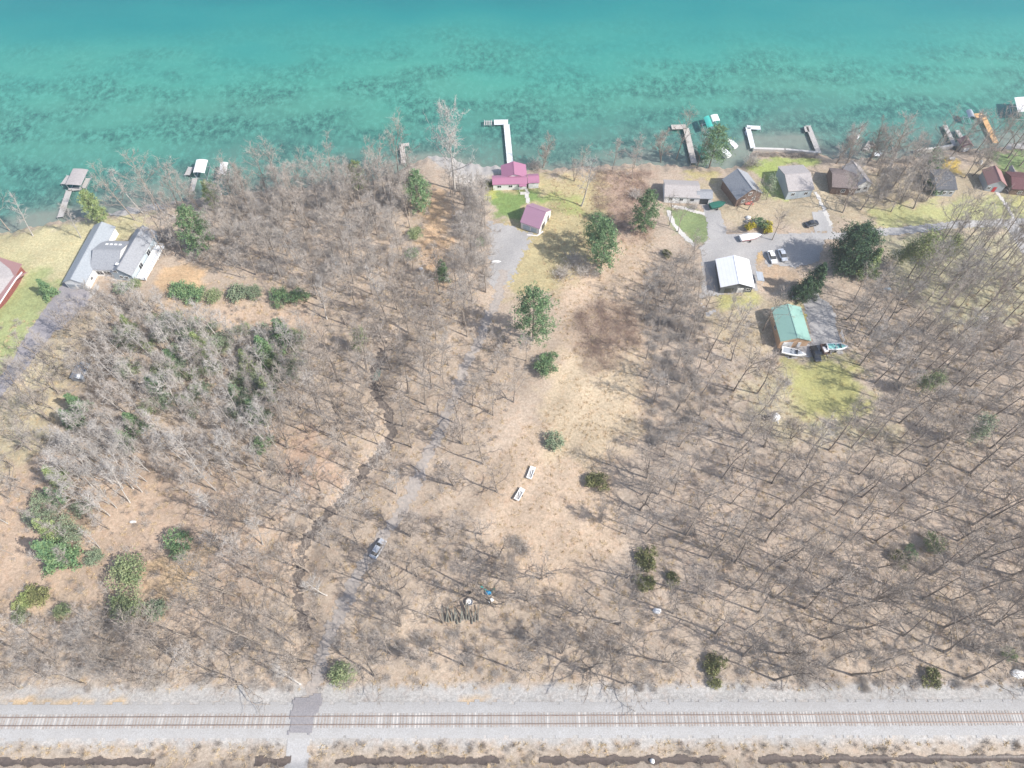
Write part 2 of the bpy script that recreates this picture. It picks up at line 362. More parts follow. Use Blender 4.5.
def mul(a,b_):
    x=t.nodes.new('ShaderNodeMath'); x.operation='MULTIPLY'; t.links.new(a,x.inputs[0]); t.links.new(b_,x.inputs[1]); return x.outputs[0]
f=mul(mul(r1.outputs[0],r2.outputs[0]),r3.outputs[0])
sc=t.nodes.new('ShaderNodeVectorMath'); sc.operation='SCALE'; t.links.new(at.outputs['Color'],sc.inputs[0]); t.links.new(f,sc.inputs['Scale'])
n4,r4=gnoise(.5,6,.5,.7,0,.5)
hm=t.nodes.new('ShaderNodeMix'); hm.data_type='RGBA'; hm.blend_type='MULTIPLY'; t.links.new(r4.outputs[0],hm.inputs[0]); t.links.new(sc.outputs[0],hm.inputs[6]); hm.inputs[7].default_value=(1.0,.84,.74,1)
t.links.new(hm.outputs[2],b.inputs['Base Color'])
bp=t.nodes.new('ShaderNodeBump'); bp.inputs['Strength'].default_value=.35; bp.inputs['Distance'].default_value=.12; t.links.new(n2.outputs[0],bp.inputs['Height']); t.links.new(bp.outputs[0],b.inputs['Normal'])
g=link('ground',gm); tag(g,kind='structure')
# ------------------------------------------------------------ LAKE
lx=axis(-260,260,2,6000); ly=axis(100,420,2,6000); ly=ly[ly>95]
LX,LY=np.meshgrid(lx,ly); off=LY-shore_y(LX); off=off+(shore_y(LX)-176)*.8*sst(10,60,off)
idx=np.arange(LX.size).reshape(LX.shape); F=np.stack([idx[:-1,:-1],idx[:-1,1:],idx[1:,1:],idx[1:,:-1]],-1).reshape(-1,4)
lm=npmesh('lake',np.stack([LX,LY,np.full(LX.shape,WL)],-1).reshape(-1,3),F,M['white'],True); lm.materials.clear()
at_=lm.attributes.new('off','FLOAT','POINT'); at_.data.foreach_set('value',off.ravel().astype(np.float32))
m,t,b=newmat('lake_water',.12,.25); lm.materials.append(m)
tc=t.nodes.new('ShaderNodeTexCoord'); at=t.nodes.new('ShaderNodeAttribute'); at.attribute_name='off'
mp=t.nodes.new('ShaderNodeMapping'); mp.inputs['Scale'].default_value=(.45,1,1); t.links.new(tc.outputs['Object'],mp.inputs[0])
nz=t.nodes.new('ShaderNodeTexNoise'); nz.inputs['Scale'].default_value=.035; nz.inputs['Detail'].default_value=4; t.links.new(mp.outputs[0],nz.inputs['Vector'])
r=t.nodes.new('ShaderNodeMapRange'); r.inputs[3].default_value=-22; r.inputs[4].default_value=22; t.links.new(nz.outputs[0],r.inputs[0])
ad=t.nodes.new('ShaderNodeMath'); ad.operation='ADD'; t.links.new(at.outputs['Fac'],ad.inputs[0]); t.links.new(r.outputs[0],ad.inputs[1])
dv=t.nodes.new('ShaderNodeMath'); dv.operation='DIVIDE'; dv.inputs[1].default_value=110; t.links.new(ad.outputs[0],dv.inputs[0])
cr_=t.nodes.new('ShaderNodeValToRGB'); e=cr_.color_ramp.elements
def cramp(els,rmp):
    e=rmp.color_ramp.elements
    while len(e)>1: e.remove(e[-1])
    e[0].position=els[0][0]; e[0].color=(*els[0][1],1)
    for p,c in els[1:]:
        q=e.new(p); q.color=(*c,1)
cramp([(0,(.20,.23,.195)),(.06,(.11,.195,.165)),(.16,(.065,.20,.165)),(.26,(.072,.245,.19)),(.40,(.062,.27,.21)),(.60,(.036,.24,.205)),(.8,(.012,.195,.19)),(1,(.006,.15,.165))],cr_)
t.links.new(dv.outputs[0],cr_.inputs[0])
# weed beds seen through the shallows
mp2=t.nodes.new('ShaderNodeMapping'); mp2.inputs['Scale'].default_value=(1.15,.8,1); t.links.new(tc.outputs['Object'],mp2.inputs[0])
wd=t.nodes.new('ShaderNodeTexNoise'); wd.inputs['Scale'].default_value=.48; wd.inputs['Detail'].default_value=12; wd.inputs['Roughness'].default_value=.78; wd.inputs['Distortion'].default_value=.3; t.links.new(mp2.outputs[0],wd.inputs['Vector'])
wr=t.nodes.new('ShaderNodeMapRange'); wr.inputs[1].default_value=.42; wr.inputs[2].default_value=.64; t.links.new(wd.outputs[0],wr.inputs[0])
wl=t.nodes.new('ShaderNodeTexNoise'); wl.inputs['Scale'].default_value=.09; wl.inputs['Detail'].default_value=5; t.links.new(mp.outputs[0],wl.inputs['Vector'])
wlr=t.nodes.new('ShaderNodeMapRange'); wlr.inputs[1].default_value=.40; wlr.inputs[2].default_value=.58; t.links.new(wl.outputs[0],wlr.inputs[0])
wb=t.nodes.new('ShaderNodeValToRGB'); cramp([(0,(.25,)*3),(.05,(.9,)*3),(.2,(1,)*3),(.42,(.8,)*3),(.6,(.3,)*3),(.75,(.06,)*3)],wb); t.links.new(dv.outputs[0],wb.inputs[0])
def MUL(a,b_,t=t):
    x=t.nodes.new('ShaderNodeMath'); x.operation='MULTIPLY'; t.links.new(a,x.inputs[0])
    if isinstance(b_,float): x.inputs[1].default_value=b_
    else: t.links.new(b_,x.inputs[1])
    return x.outputs[0]
ad2=t.nodes.new('ShaderNodeMath'); ad2.operation='MULTIPLY_ADD'; t.links.new(wlr.outputs[0],ad2.inputs[0]); ad2.inputs[1].default_value=1.0; ad2.inputs[2].default_value=.12
wf=MUL(MUL(MUL(wr.outputs[0],wb.outputs[0]),ad2.outputs[0]),.85)
mx=t.nodes.new('ShaderNodeMix'); mx.data_type='RGBA'; t.links.new(wf,mx.inputs[0]); t.links.new(cr_.outputs[0],mx.inputs[6]); mx.inputs[7].default_value=(.014,.07,.07,1)
# pale sand flecks
fl=t.nodes.new('ShaderNodeMapRange'); fl.inputs[1].default_value=.50; fl.inputs[2].default_value=.32; t.links.new(wd.outputs[0],fl.inputs[0])
ff=MUL(MUL(fl.outputs[0],wb.outputs[0]),.7)
mx2=t.nodes.new('ShaderNodeMix'); mx2.data_type='RGBA'; t.links.new(ff,mx2.inputs[0]); t.links.new(mx.outputs[2],mx2.inputs[6]); mx2.inputs[7].default_value=(.10,.33,.27,1)
t.links.new(mx2.outputs[2],b.inputs['Base Color'])
rp=t.nodes.new('ShaderNodeTexNoise'); rp.inputs['Scale'].default_value=.8; rp.inputs['Detail'].default_value=4; t.links.new(mp2.outputs[0],rp.inputs['Vector'])
bp=t.nodes.new('ShaderNodeBump'); bp.inputs['Strength'].default_value=.2; bp.inputs['Distance'].default_value=.08; t.links.new(rp.outputs[0],bp.inputs['Height']); t.links.new(bp.outputs[0],b.inputs['Normal'])
lake=link('lake_water',lm); tag(lake,kind='structure')
# ------------------------------------------------------------ sheets, roads
KEEP=[]      # world polygons with no trees: (poly, margin)
def keep(poly,m=1.0): KEEP.append((poly,m))
def sheet(name,P,mat,dz=.05,cell=.5,kp=True,wobble=.35,world=False):
    W=P if world else [G(a,b)[:2] for a,b in P]
    xs=[p[0] for p in W]; ys=[p[1] for p in W]
    ax=np.arange(min(xs)-1,max(xs)+1,cell); ay=np.arange(min(ys)-1,max(ys)+1,cell)
    AX,AY=np.meshgrid(ax,ay); AZ=hgt(AX,AY)+dz
    cxx=(AX[:-1,:-1]+AX[1:,1:])/2; cyy=(AY[:-1,:-1]+AY[1:,1:])/2
    ok=pdist(cxx,cyy,W)+wob(cxx*2,cyy*2,wobble)>0
    idx=np.arange(AX.size).reshape(AX.shape); F=np.stack([idx[:-1,:-1],idx[:-1,1:],idx[1:,1:],idx[1:,:-1]],-1)[ok]
    used=np.unique(F); rem=np.full(AX.size,-1); rem[used]=np.arange(len(used)); V=np.stack([AX,AY,AZ],-1).reshape(-1,3)[used]
    o=link(name,npmesh(name,V,rem[F],mat,True)); tag(o,kind='structure')
    if kp: keep(W,.8)
    return o
def ribpoly(P,w):
    W=[Vector(G(a,b)[:2]) for a,b in P]
    # resample smooth
    Q=[]; 
    for i in range(len(W)-1):
        p0=W[max(i-1,0)];p1=W[i];p2=W[i+1];p3=W[min(i+2,len(W)-1)]
        for k in range(6):
            s=k/6; Q.append(.5*((2*p1)+(p2-p0)*s+(2*p0-5*p1+4*p2-p3)*s*s+(3*p1-p0-3*p2+p3)*s**3))
    Q.append(W[-1]); L=[];Rr=[]
    for i,q in enumerate(Q):
        d=(Q[min(i+1,len(Q)-1)]-Q[max(i-1,0)]).normalized(); n=Vector((-d.y,d.x)); ww=w[0]+(w[1]-w[0])*i/(len(Q)-1) if isinstance(w,tuple) else w
        L.append(tuple(q+n*ww/2)); Rr.append(tuple(q-n*ww/2))
    return L+Rr[::-1]
def ribbon(name,P,w,mat,dz=.05,cell=.4,kp=True,wobble=.25): return sheet(name,ribpoly(P,w),mat,dz,cell,kp,wobble,True)
ribbon('driveway',[(309,700),(315,680),(320,662),(334,625),(347,598),(362,570),(380,540),(398,515),(412,490),(428,455),(440,430),(452,405),(462,375),(474,350),(487,322),(498,295),(505,270)],(2.9,2.5),M['track'],.075,.2,True,.8)
sheet('gravel_yard',[(488,222),(512,226),(532,234),(522,258),(512,280),(500,292),(488,285),(490,250)],M['gravel'],.055,.4,True,.9)
ribbon('creek_bed',CREEK_PX[1:-1],2.1,M['creekbed'],.06,.2,True,.9)
ribbon('left_driveway',[(76,287),(60,305),(48,322),(34,342),(18,366),(-6,394),(-40,430)],(8.2,3.4),M['asphalt'],.05)
sheet('turning_yard',[(62,290),(92,290),(88,303),(74,316),(60,330),(46,330),(52,312)],M['asphalt'],.06)
sheet('parking_yard',[(700,247),(712,236),(735,234),(760,233),(790,234),(812,232),(826,236),(818,262),(795,268),(775,264),(768,268),(762,250),(756,256),(757,290),(708,296),(700,300),(706,312),(716,310),(708,318),(700,300),(703,270)],M['gravel'],.05)
ribbon('house_driveway',[(705,200),(712,212),(716,226),(718,240)],(4,6),M['gravel'],.06)
ribbon('lake_road',[(812,236),(845,236),(880,232),(928,228),(975,224),(1024,222),(1100,217)],2.8,M['road_pale'],.065)
ribbon('side_track',[(1010,224),(1018,235),(1030,255),(1050,280)],4,M['road_pale'],.05)
sheet('concrete_pad',[(813,212),(823,210),(831,222),(832,232),(815,232)],M['road_pale'],.06)
sheet('barn_yard',[(807,293),(817,291),(822,300),(830,303),(836,316),(836,330),(842,343),(842,353),(812,356),(786,359),(784,352),(812,342),(804,310)],M['gravel'],.05)
ribbon('garden_path',[(672,206),(690,210),(706,214)],1.3,M['concrete'],.06,.3)
ribbon('garden_path',[(668,210),(674,224),(684,236),(695,246)],1.3,M['concrete'],.06,.3)
ribbon('garden_path',[(815,192),(822,205),(831,226)],1.1,M['concrete'],.07,.3)
ribbon('garden_path',[(997,192),(1006,205),(1015,221)],1.0,M['concrete'],.06,.3)
ribbon('garden_path',[(526,189),(527,196),(528,204)],1.2,M['concrete'],.06,.3)
ribbon('worn_path',[(98,285),(92,295),(80,304)],1.1,M['beach'],.05,.35)
sheet('cottage_beach',[(424,155),(441,153),(463,160),(481,164),(506,167),(504,172),(488,175),(470,178),(455,172),(440,166)],M['beach'],.05)
sheet('left_beach',[(106,213),(126,207),(150,203),(176,201),(170,208),(140,212),(118,217)],M['beach'],.05)
sheet('east_beach',[(1000,146),(1024,141),(1060,138),(1060,150),(1010,150)],M['beach'],.05)
xs=np.linspace(-150,150,61)
Bp=[(x,float(rail_y(x))+3.3) for x in xs]+[(x,float(rail_y(x))-3.2) for x in xs[::-1]]
sheet('ballast_bed',Bp,M['ballast'],.07,.5,True,.35,True)
sheet('level_crossing',[(294,700),(306,697),(322,694),(321,706),(314,715),(312,733),(289,734),(291,720)],M['crossing'],.20,.4)
sheet('crossing_road',[(287,735),(312,735),(308,750),(306,775),(284,775)],M['road_pale'],.06,.4)
def dt(a,b_): 
    xx=np.linspace(PZ(a,760,0)[0],PZ(b_,760,0)[0],20)
    sheet('ditch_water',[(x,YD+SLOPE*x+.6+.3*math.sin(x)) for x in xx]+[(x,YD+SLOPE*x-.6+.3*math.sin(x*1.3)) for x in xx[::-1]],M['mud'],.17,.15,True,.22,True)
dt(-60,155); dt(255,290); dt(335,500); dt(540,720); dt(760,1080)
# gravel embankment scoops near the track stay part of the ground
# ------------------------------------------------------------ RAILWAY
rw=thing('railway_track','single rusty railway track on pale ballast along the bottom of the photo','railway',(0,YRC,0),math.atan(SLOPE))
RT=.76; 
for s in (-1,1):
    mb=MB(); mb.box((0,s*.7525,RT-.14),(300,.18,.02)).box((0,s*.7525,RT-.075),(300,.05,.11)).box((0,s*.7525,RT),(300,.11,.05)); mb.build('rail',M['rail'],rw)
slp=npmesh('sleeper',*(lambda mb:(mb.v,mb.f))(MB().box((0,0,0),(.26,2.6,.2))),M['sleeper'])
slq=npmesh('sleeper',*(lambda mb:(mb.v,mb.f))(MB().box((0,0,0),(.28,2.65,.2))),M['sleeper_pale'])
SX=np.arange(-112,112,.62); order=sorted(SX,key=lambda v:abs(v)); rest=MB(); rest_p=MB()
cx0=PZ(289,722,0)[0]; cx1=PZ(313,722,0)[0]
rr=random.Random(3); n_ind=0
for x in order:
    if cx0-.3<x<cx1+.3: continue
    pale=rr.random()<.28; a=rr.uniform(-.03,.03); xo=x+rr.uniform(-.07,.07); yo=rr.uniform(-.1,.1)
    if n_ind<100:
        o=link('sleeper',slq if pale else slp,rw,(xo,yo,RT-.245),a); n_ind+=1
        if pale: o['label']='pale new looking sleeper'
    else: (rest_p if pale else rest).box((xo,yo,RT-.245),(.27,2.6,.2),a)
o=rest.build('sleeper',M['sleeper'],rw); o['kind']='stuff'
o=rest_p.build('sleeper',M['sleeper_pale'],rw); o['kind']='stuff'
# ------------------------------------------------------------ BUILDINGS
def win(parent,mat_frame,c,n,w_,h_,name='window',lab=None):
    """window on a wall: c centre (local), n outward horizontal normal"""
    n=Vector(n).normalized(); a=math.atan2(n.y,n.x)-math.pi/2
    f=MB(); c=Vector(c); 
    for dx in (-1,1): f.box(c+Vector((math.cos(a),math.sin(a),0))*dx*(w_/2+.04)+n*.03,(.08,.08,h_+.16),a)
    for dz_ in (-1,1): f.box(c+Vector((0,0,dz_*(h_/2+.04)))+n*.03,(w_,.08,.08),a)
    f.box(c+n*.035,(.05,.05,h_),a)
    fo=f.build(name,mat_frame,parent)
    MB().box(c+n*.015,(w_,.03,h_),a).build('pane',M['glass'],fo)
    return fo
def door(parent,mat_,c,n,w_,h_,name='door'):
    n=Vector(n).normalized(); a=math.atan2(n.y,n.x)-math.pi/2; d=MB(); d.box(Vector(c)+n*.03,(w_,.08,h_),a)
    for k in range(4): d.box(Vector(c)+n*.075+Vector((0,0,-h_/2+h_*(k+.5)/4)),(w_*.86,.02,h_*.16),a)
    return d.build(name,mat_,parent)
def wing(root,o,FL,FR,RL,ze,rise,roofm,wallm,zg,overhang=.35,wins=(),ridge='len',th=.14,base=None,shed=None):
    """gable wing: FL,FR,RL eave corners in world (x,y); gables at FL-FR end and the far end (ridge='len'), or ridge parallel to FL-FR ('wid')"""
    FL=Vector(FL[:2]);FR=Vector(FR[:2]);RL=Vector(RL[:2])
    u=(FR-FL); W=u.length; u.normalize(); v=Vector((-u.y,u.x)); L=(RL-FL).dot(v); 
    if L<0: v=-v; L=-L
    if ridge=='wid': # swap so that ridge runs along u
        FL,u,v,W,L=FL+v*L,-v,u,L,W     # new front edge is along old side
    O=FL-Vector(o[:2]); 
    def P(a,b_,z): q=O+u*a+v*b_; return Vector((q.x,q.y,z))
    oh=overhang; wa=.0
    wm=MB(); i=oh*.8; b0=-.8
    A,B,Cc,D=(i,i),(W-i,i),(W-i,L-i),(i,L-i)
    zin=ze+rise*i/(W/2)-th-.02
    def ring(z): return [P(*A,z),P(*B,z),P(*Cc,z),P(*D,z)]
    wm.loft([ring(b0),ring(zin)])
    zr=ze+rise-th-.03
    for (a0,a1,y0) in ((i,W-i,i),(i,W-i,L-i)):
        s_=1 if y0==i else -1
        wm.loft([[P(a0,y0,zin),P(a1,y0,zin),P(W/2,y0,zr)],[P(a0,y0+s_*.12,zin),P(a1,y0+s_*.12,zin),P(W/2,y0+s_*.12,zr)]])
    wall=wm.build('wall',wallm,root)
    rm=MB()
    rm.slab([P(0,0,ze),P(W/2-.01,0,ze+rise),P(W/2-.01,L,ze+rise),P(0,L,ze)],th)
    rm.slab([P(W/2+.01,0,ze+rise),P(W,0,ze),P(W,L,ze),P(W/2+.01,L,ze+rise)],th)
    rm.box(P(W/2,L/2,ze+rise+.01),(.25,L,.06),math.atan2(v.y,v.x)-math.pi/2)
    roof=rm.build('roof',roofm,root)
    # thin fascia
    for w_ in wins:
        side,fr,ww,hh,zc=w_[:5]
        if ridge=='wid': side={'l':'r','r':'b','f':'f','b':'l'}[side]
        side=side; kind=w_[5] if len(w_)>5 else 'window'; fm=w_[6] if len(w_)>6 else M['white']
        if side=='f': c=P(fr*W,i,zc); n=-v
        elif side=='b': c=P(fr*W,L-i,zc); n=v
        elif side=='l': c=P(i,fr*L,zc); n=-u
        else: c=P(W-i,fr*L,zc); n=u
        n3=Vector((n.x,n.y,0))
        if kind=='window': win(root,fm,c,n3,ww,hh)
        else: door(root,fm,c,n3,ww,hh,kind)
    return P,u,v,W,L
def E(p,ze,zg): return PZ(p[0],p[1],zg+ze)
def building(name,label,cat,base_px,wings,group=None,kp=2.5):
    g0=G(*base_px); root=thing(name,label,cat,g0,0,group); out=[]
    for w_ in wings:
        d=dict(w_); ze=d.pop('ze'); c=[E(d.pop(k),ze,g0[2]) for k in ('FL','FR','RL')]
        r_=wing(root,g0,c[0],c[1],c[2],ze,d.pop('rise'),d.pop('roof'),d.pop('wall'),g0[2],**d); out.append(r_)
        FLv,FRv,RLv=[Vector(q[:2]) for q in c]; keep([tuple(FLv),tuple(FRv),tuple(FRv+RLv-FLv),tuple(RLv)],kp)
    return root,g0,out
W_=M['white']
# green roofed barn
b1,g1,o1=building('garage_barn','long garage with pale green metal roof and peach gable wall','garage',(797,348),
 [dict(FL=(780.7,341.6),FR=(811.3,340.8),RL=(772.7,307.6),ze=3.0,rise=1.5,roof=M['greenroof'],wall=M['peach'],
   wins=[('f',.3,2.6,2.3,1.15,'garage_door',W_),('f',.68,.9,2.0,1.0,'door',W_),('r',.3,1.1,.9,1.6),('r',.7,1.1,.9,1.6),('l',.5,1.1,.9,1.6)])])
# white metal building
b2,g2,o2=building('metal_workshop','wide workshop with bright white metal roof and dark gable front','workshop',(738,292),
 [dict(FL=(720.5,287.3),FR=(755.0,287.6),RL=(714.8,259.1),ze=2.7,rise=1.7,overhang=.5,roof=M['whitemetal'],wall=M['darkwall'],
   wins=[('f',.3,2.4,1.9,.95,'garage_door',M['glass']),('f',.62,1.6,1.9,.95,'garage_door',W_),('f',.85,1.0,.9,1.4),('r',.5,1.2,.9,1.5)])])
lt=MB(); lt.slab([Vector((5.2,2.2,2.4)),Vector((7.2,2.2,2.0)),Vector((7.2,5.5,2.0)),Vector((5.2,5.5,2.4))],.12); lt.build('lean_to_roof',M['greysiding'],b2)
for yy in (2.4,5.3): MB().box((7.0,yy,.9),(.12,.12,2.1)).build('post',M['white'],b2)
# purple cottage
b3,g3,o3=building('lake_cottage','white lakeside cottage with purple metal roofs and a rear gable by the beach','cottage',(512,191),
 [dict(FL=(492.3,184.8),FR=(527.5,183.8),RL=(492.6,175.5),ze=2.5,rise=.9,ridge='wid',roof=M['purple'],wall=M['white'],overhang=.3,
   wins=[('l' ,.2,1.1,.8,1.5),('l',.52,1.1,.8,1.5),('l',.8,1.3,.8,1.5)]),
  dict(FL=(501.7,178.5),FR=(527.2,177.4),RL=(502,165.5),ze=2.6,rise=1.5,roof=M['purple'],wall=M['white'],wins=[('b',.5,2.2,1.2,1.5)]),
  dict(FL=(528,183.2),FR=(539.6,182.6),RL=(528.2,174.0),ze=2.55,rise=1.0,ridge='wid',roof=M['purple'],wall=M['white'],overhang=.3,wins=[('r',.5,.9,.8,1.5)]),
 ])
# fix: explicit porch
por=MB(); por.slab([Vector((2.2,-.5,2.3)),Vector((4.4,-.5,2.3)),Vector((4.4,1.4,2.55)),Vector((2.2,1.4,2.55))],.1); por.build('porch_roof',M['purple'],b3)
for xx in (2.3,4.3): MB().box((xx,-.4,1.0),(.1,.1,2.6)).build('post',M['white'],b3)
st=MB(); 
for k in range(3): st.box((3.3,-.9-.3*k,.25-.12*k),(1.6,.3,.2)); 
st.build('step',M['concrete'],b3)
# purple shed
b4,g4,o4=building('purple_roof_garage','small garage with steep dusty purple roof standing at an angle beside the gravel yard','garage',(540,235),
 [dict(FL=(539.6,229),FR=(551.8,209.8),RL=(520,222),ze=2.6,rise=3.0,roof=M['purple2'],wall=M['pinkwall'],overhang=.25,
   wins=[('f',.35,2.2,2.0,1.0,'garage_door',M['glass']),('f',.75,.9,1.9,1.0,'door',M['black']),('l',.3,1.8,1.6,1.0,'door',M['bluesiding']),('l',.68,2.2,1.6,1.0,'garage_door',M['bluesiding'])])])
pl=thing('kerb_planks','pale timber edging laid in an L in front of the purple roofed garage','edging',G(537,236),0)
a=Vector(G(527,235))-Vector(G(537,236)); bb=Vector(G(543,232))-Vector(G(537,236))
for q in (a,bb):
    m_=MB(); mid=q/2; m_.box((mid.x,mid.y,.1),(q.length,.35,.18),math.atan2(q.y,q.x)); m_.build('plank',M['pinkwall'],pl)
# big grey house left
GR=M['greyroof_pale']
b5,g5,o5=building('grey_house','large pale grey roofed house with angled wings and white decks beside the left driveway','house',(98,286),
 [dict(FL=(62.3,282.4),FR=(85.2,284.2),RL=(94,225),ze=3.0,rise=1.7,roof=GR,wall=W_,
    wins=[('f',.27,2.3,2.1,1.05,'garage_door',M['greysiding']),('f',.72,2.3,2.1,1.05,'garage_door',M['greysiding']),('r',.15,.9,.9,1.6)]),
  dict(FL=(90,269.5),FR=(118,270.5),RL=(93,240),ze=3.05,rise=2.3,ridge='wid',roof=M['greyroof'],wall=W_,overhang=.3,wins=[('l',.25,1.8,1.5,1.5),('l',.52,1.8,1.5,1.5)]),
  dict(FL=(109.5,273),FR=(131.5,276),RL=(134,229),ze=2.9,rise=2.2,roof=M['greyroof'],wall=M['bluesiding'],
    wins=[('f',.28,1.1,.9,3.6),('f',.42,.9,1.1,1.4),('f',.66,.9,1.1,1.4),('r',.3,1.6,1.6,1.4),('r',.6,1.6,1.6,1.4)])])
P5,u5,v5,W5,L5=o5[2]
dk=MB(); q0=P5(W5+.1,.6,1.1); q1=P5(W5+3.0,.6,1.1); q2=P5(W5+3.0,L5*.8,1.1); q3=P5(W5+.1,L5*.8,1.1); dk.slab([q0,q1,q2,q3],.2)
deck=dk.build('deck',M['white'],b5)
rl=MB()
for (s0,s1) in ((q0,q1),(q1,q2),(q2,q3)):
    L_=(s1-s0).length; n_=max(2,int(L_/1.2)); 
    for k in range(n_+1): p=s0.lerp(s1,k/n_); rl.box(p+Vector((0,0,.45)),(.1,.1,1.0))
    mid=(s0+s1)/2; 
    for zz in (.5,.95): rl.box(mid+Vector((0,0,zz)),(L_,.06,.08),math.atan2((s1-s0).y,(s1-s0).x))
rl.build('railing',M['white'],deck)
for k in range(4):
    p=P5(W5+2.8,1+k*(L5*.8-1.6)/3,0); MB().box((p.x,p.y,.3),(.16,.16,1.6)).build('post',M['white'],b5)
Pc,uc,vc,Wc,Lc=o5[1]
for k in range(4):
    p=Pc(Wc*.22,Lc*(.30+.16*k),3.05+2.3*(.44)+.1); MB().box(p,(.7,.55,.14),math.atan2(vc.y,vc.x)).build('skylight',M['white'],b5)
MB().box(P5(W5*.33,2.2,4.55),(1.2,.8,.14),math.atan2(u5.y,u5.x)).build('skylight',M['white'],b5)
# far left red house
g6=G(8,300); b6=thing('red_edged_house','house with pale upper and dull red lower roof at the left edge of the photo','house',g6)
def rel(P,z,g): 
    return [Vector(PZ(a,b_,g[2]+z))-Vector((g[0],g[1],g[2])) for a,b_ in P]
def extr(root,name,P,z0,z1,g,mat):
    q=rel(P,z1,g); mb=MB(); mb.slab(q,z1-z0); return mb.build(name,mat,root)
P6=[(2,258),(22,264),(15,276),(27.5,271.8),(17,279),(0,302),(-40,350),(-60,330),(-60,250),(-20,250)]
extr(b6,'wall',[(4,261),(20,265.5),(13,277),(0,297),(-38,342),(-55,325),(-55,254),(-20,254)],-1,2.8,g6,M['redbrown'])
lo=rel(P6,3.0,g6); extr(b6,'roof',P6,2.85,3.0,g6,M['redroof'])
up=rel([(0,261),(10,269),(14,276),(1,293),(-36,338),(-52,320),(-52,255)],3.0,g6)
c_=sum(up,Vector())/len(up); c_.z=4.6; mb=MB()
for i in range(len(up)): mb.poly([up[i]+Vector((0,0,.02)),up[(i+1)%len(up)]+Vector((0,0,.02)),c_])
mb.build('upper_roof',M['tanroof'],b6)
e=rel([(16,279),(22,272),(0,303),(-38,348)],3.1,g6)
for s0,s1 in ((e[0],e[2]),(e[0],e[1]),(e[2],e[3])):
    mid=(s0+s1)/2; MB().box(mid,((s1-s0).length,.25,.2),math.atan2((s1-s0).y,(s1-s0).x)).build('gutter',M['white'],b6)
keep([PZ(a,b_,1)[:2] for a,b_ in P6],2)
# houses right
b7,_,o7=building('white_cottage','low white walled house with pale brown grey roof behind the green lawn','house',(690,205),
 [dict(FL=(664.4,196.7),FR=(700,198.2),RL=(664,179.5),ze=2.6,rise=1.5,ridge='wid',roof=M['tanroof'],wall=W_,wins=[('l',.2,1,.9,1.5),('l',.5,1,.9,1.5),('l',.8,1.2,.9,1.5)]),
  dict(FL=(697,198.4),FR=(713,198.8),RL=(697,189),ze=2.5,rise=1.0,ridge='wid',roof=M['greyroof'],wall=W_,wins=[('l',.5,2.6,2.0,1.0,'garage_door',M['glass'])])])
b8,_,o8=building('dark_gable_house','grey shingle house with a steep gable among shrubs beside the teal covered boat','house',(748,208),
 [dict(FL=(737,200),FR=(763,193),RL=(731,177),ze=3.2,rise=3.0,roof=M['greyroof'],wall=M['brownwall'],wins=[('f',.3,1,1.1,1.6),('f',.7,1,1.1,1.6),('f',.5,1,1,4.0)])])
b9,_,o9=building('grey_roof_house','square grey roofed house with a pale porch on the bright lawn','house',(801,196),
 [dict(FL=(788.5,191.5),FR=(814.6,189.5),RL=(784,166),ze=3.3,rise=1.7,ridge='wid',roof=M['tanroof'],wall=M['bluesiding'],wins=[('l',.25,1,1,1.7),('l',.75,1,1,1.7)])])
p=o9[0][0]; 
b10,_,_=building('brown_roof_house','weathered brown and grey roofed house with a white edge, half hidden by branches','house',(854,194),
 [dict(FL=(832,187),FR=(858,189),RL=(834,168),ze=3,rise=1.6,ridge='wid',roof=M['redwood'] if False else M['brownroof'],wall=M['brownwall'],wins=[('l',.5,1,1,1.6)]),
  dict(FL=(856,187),FR=(873,184),RL=(851,165),ze=3.1,rise=1.8,roof=M['tanroof'],wall=W_,wins=[('f',.3,1,1,1.5),('f',.7,1,1,1.5)])])
b11,_,_=building('dark_roof_house','square dark slate coloured roof with a white porch rail beside the clipped hedge','house',(947,196),
 [dict(FL=(936.5,189.5),FR=(957.8,189.7),RL=(939.5,169),ze=3.0,rise=1.2,ridge='wid',roof=M['darkroof'],wall=M['greysiding'],wins=[('l',.2,.9,1,1.5),('l',.5,.9,1,1.5),('l',.8,.9,1,1.5)])])
b12,_,_=building('pink_roof_cottage','narrow cottage with dull red metal roof turned slightly towards the lane','cottage',(998,191),
 [dict(FL=(988,185),FR=(1007.5,186),RL=(979,169.5),ze=2.9,rise=1.9,roof=M['redroof'],wall=M['greysiding'],wins=[('f',.5,1,1.9,1.0,'door',M['red']),('f',.2,.8,.9,1.5)])])
b13,_,_=building('maroon_roof_cottage','cottage with dark maroon shingle roof cut by the right edge of the photo','cottage',(1030,196),
 [dict(FL=(1012,189),FR=(1048,191),RL=(1008,171.5),ze=2.9,rise=1.5,ridge='wid',roof=M['maroonroof'],wall=M['brownwall'],wins=[('l',.3,1,1,1.5)])])
b14,_,_=building('small_grey_shed','tiny pale grey shed roof between the two cottages at the right edge','shed',(1013,176),
 [dict(FL=(1012,173),FR=(1016.5,173),RL=(1008.5,166.5),ze=2.2,rise=.6,roof=M['tanroof'],wall=M['wood'],wins=[('f',.5,.7,1.6,.8,'door')])],kp=.5)
b16,_,_=building('shore_boathouse','little boathouse at the water edge with brown and grey roof slopes','boathouse',(965,150),
 [dict(FL=(962.5,147.5),FR=(974.5,146.5),RL=(959.5,139),ze=2.4,rise=1.4,roof=M['redroof'],wall=M['wood'],wins=[('f',.5,1.6,1.7,.8,'door')])],kp=.5)
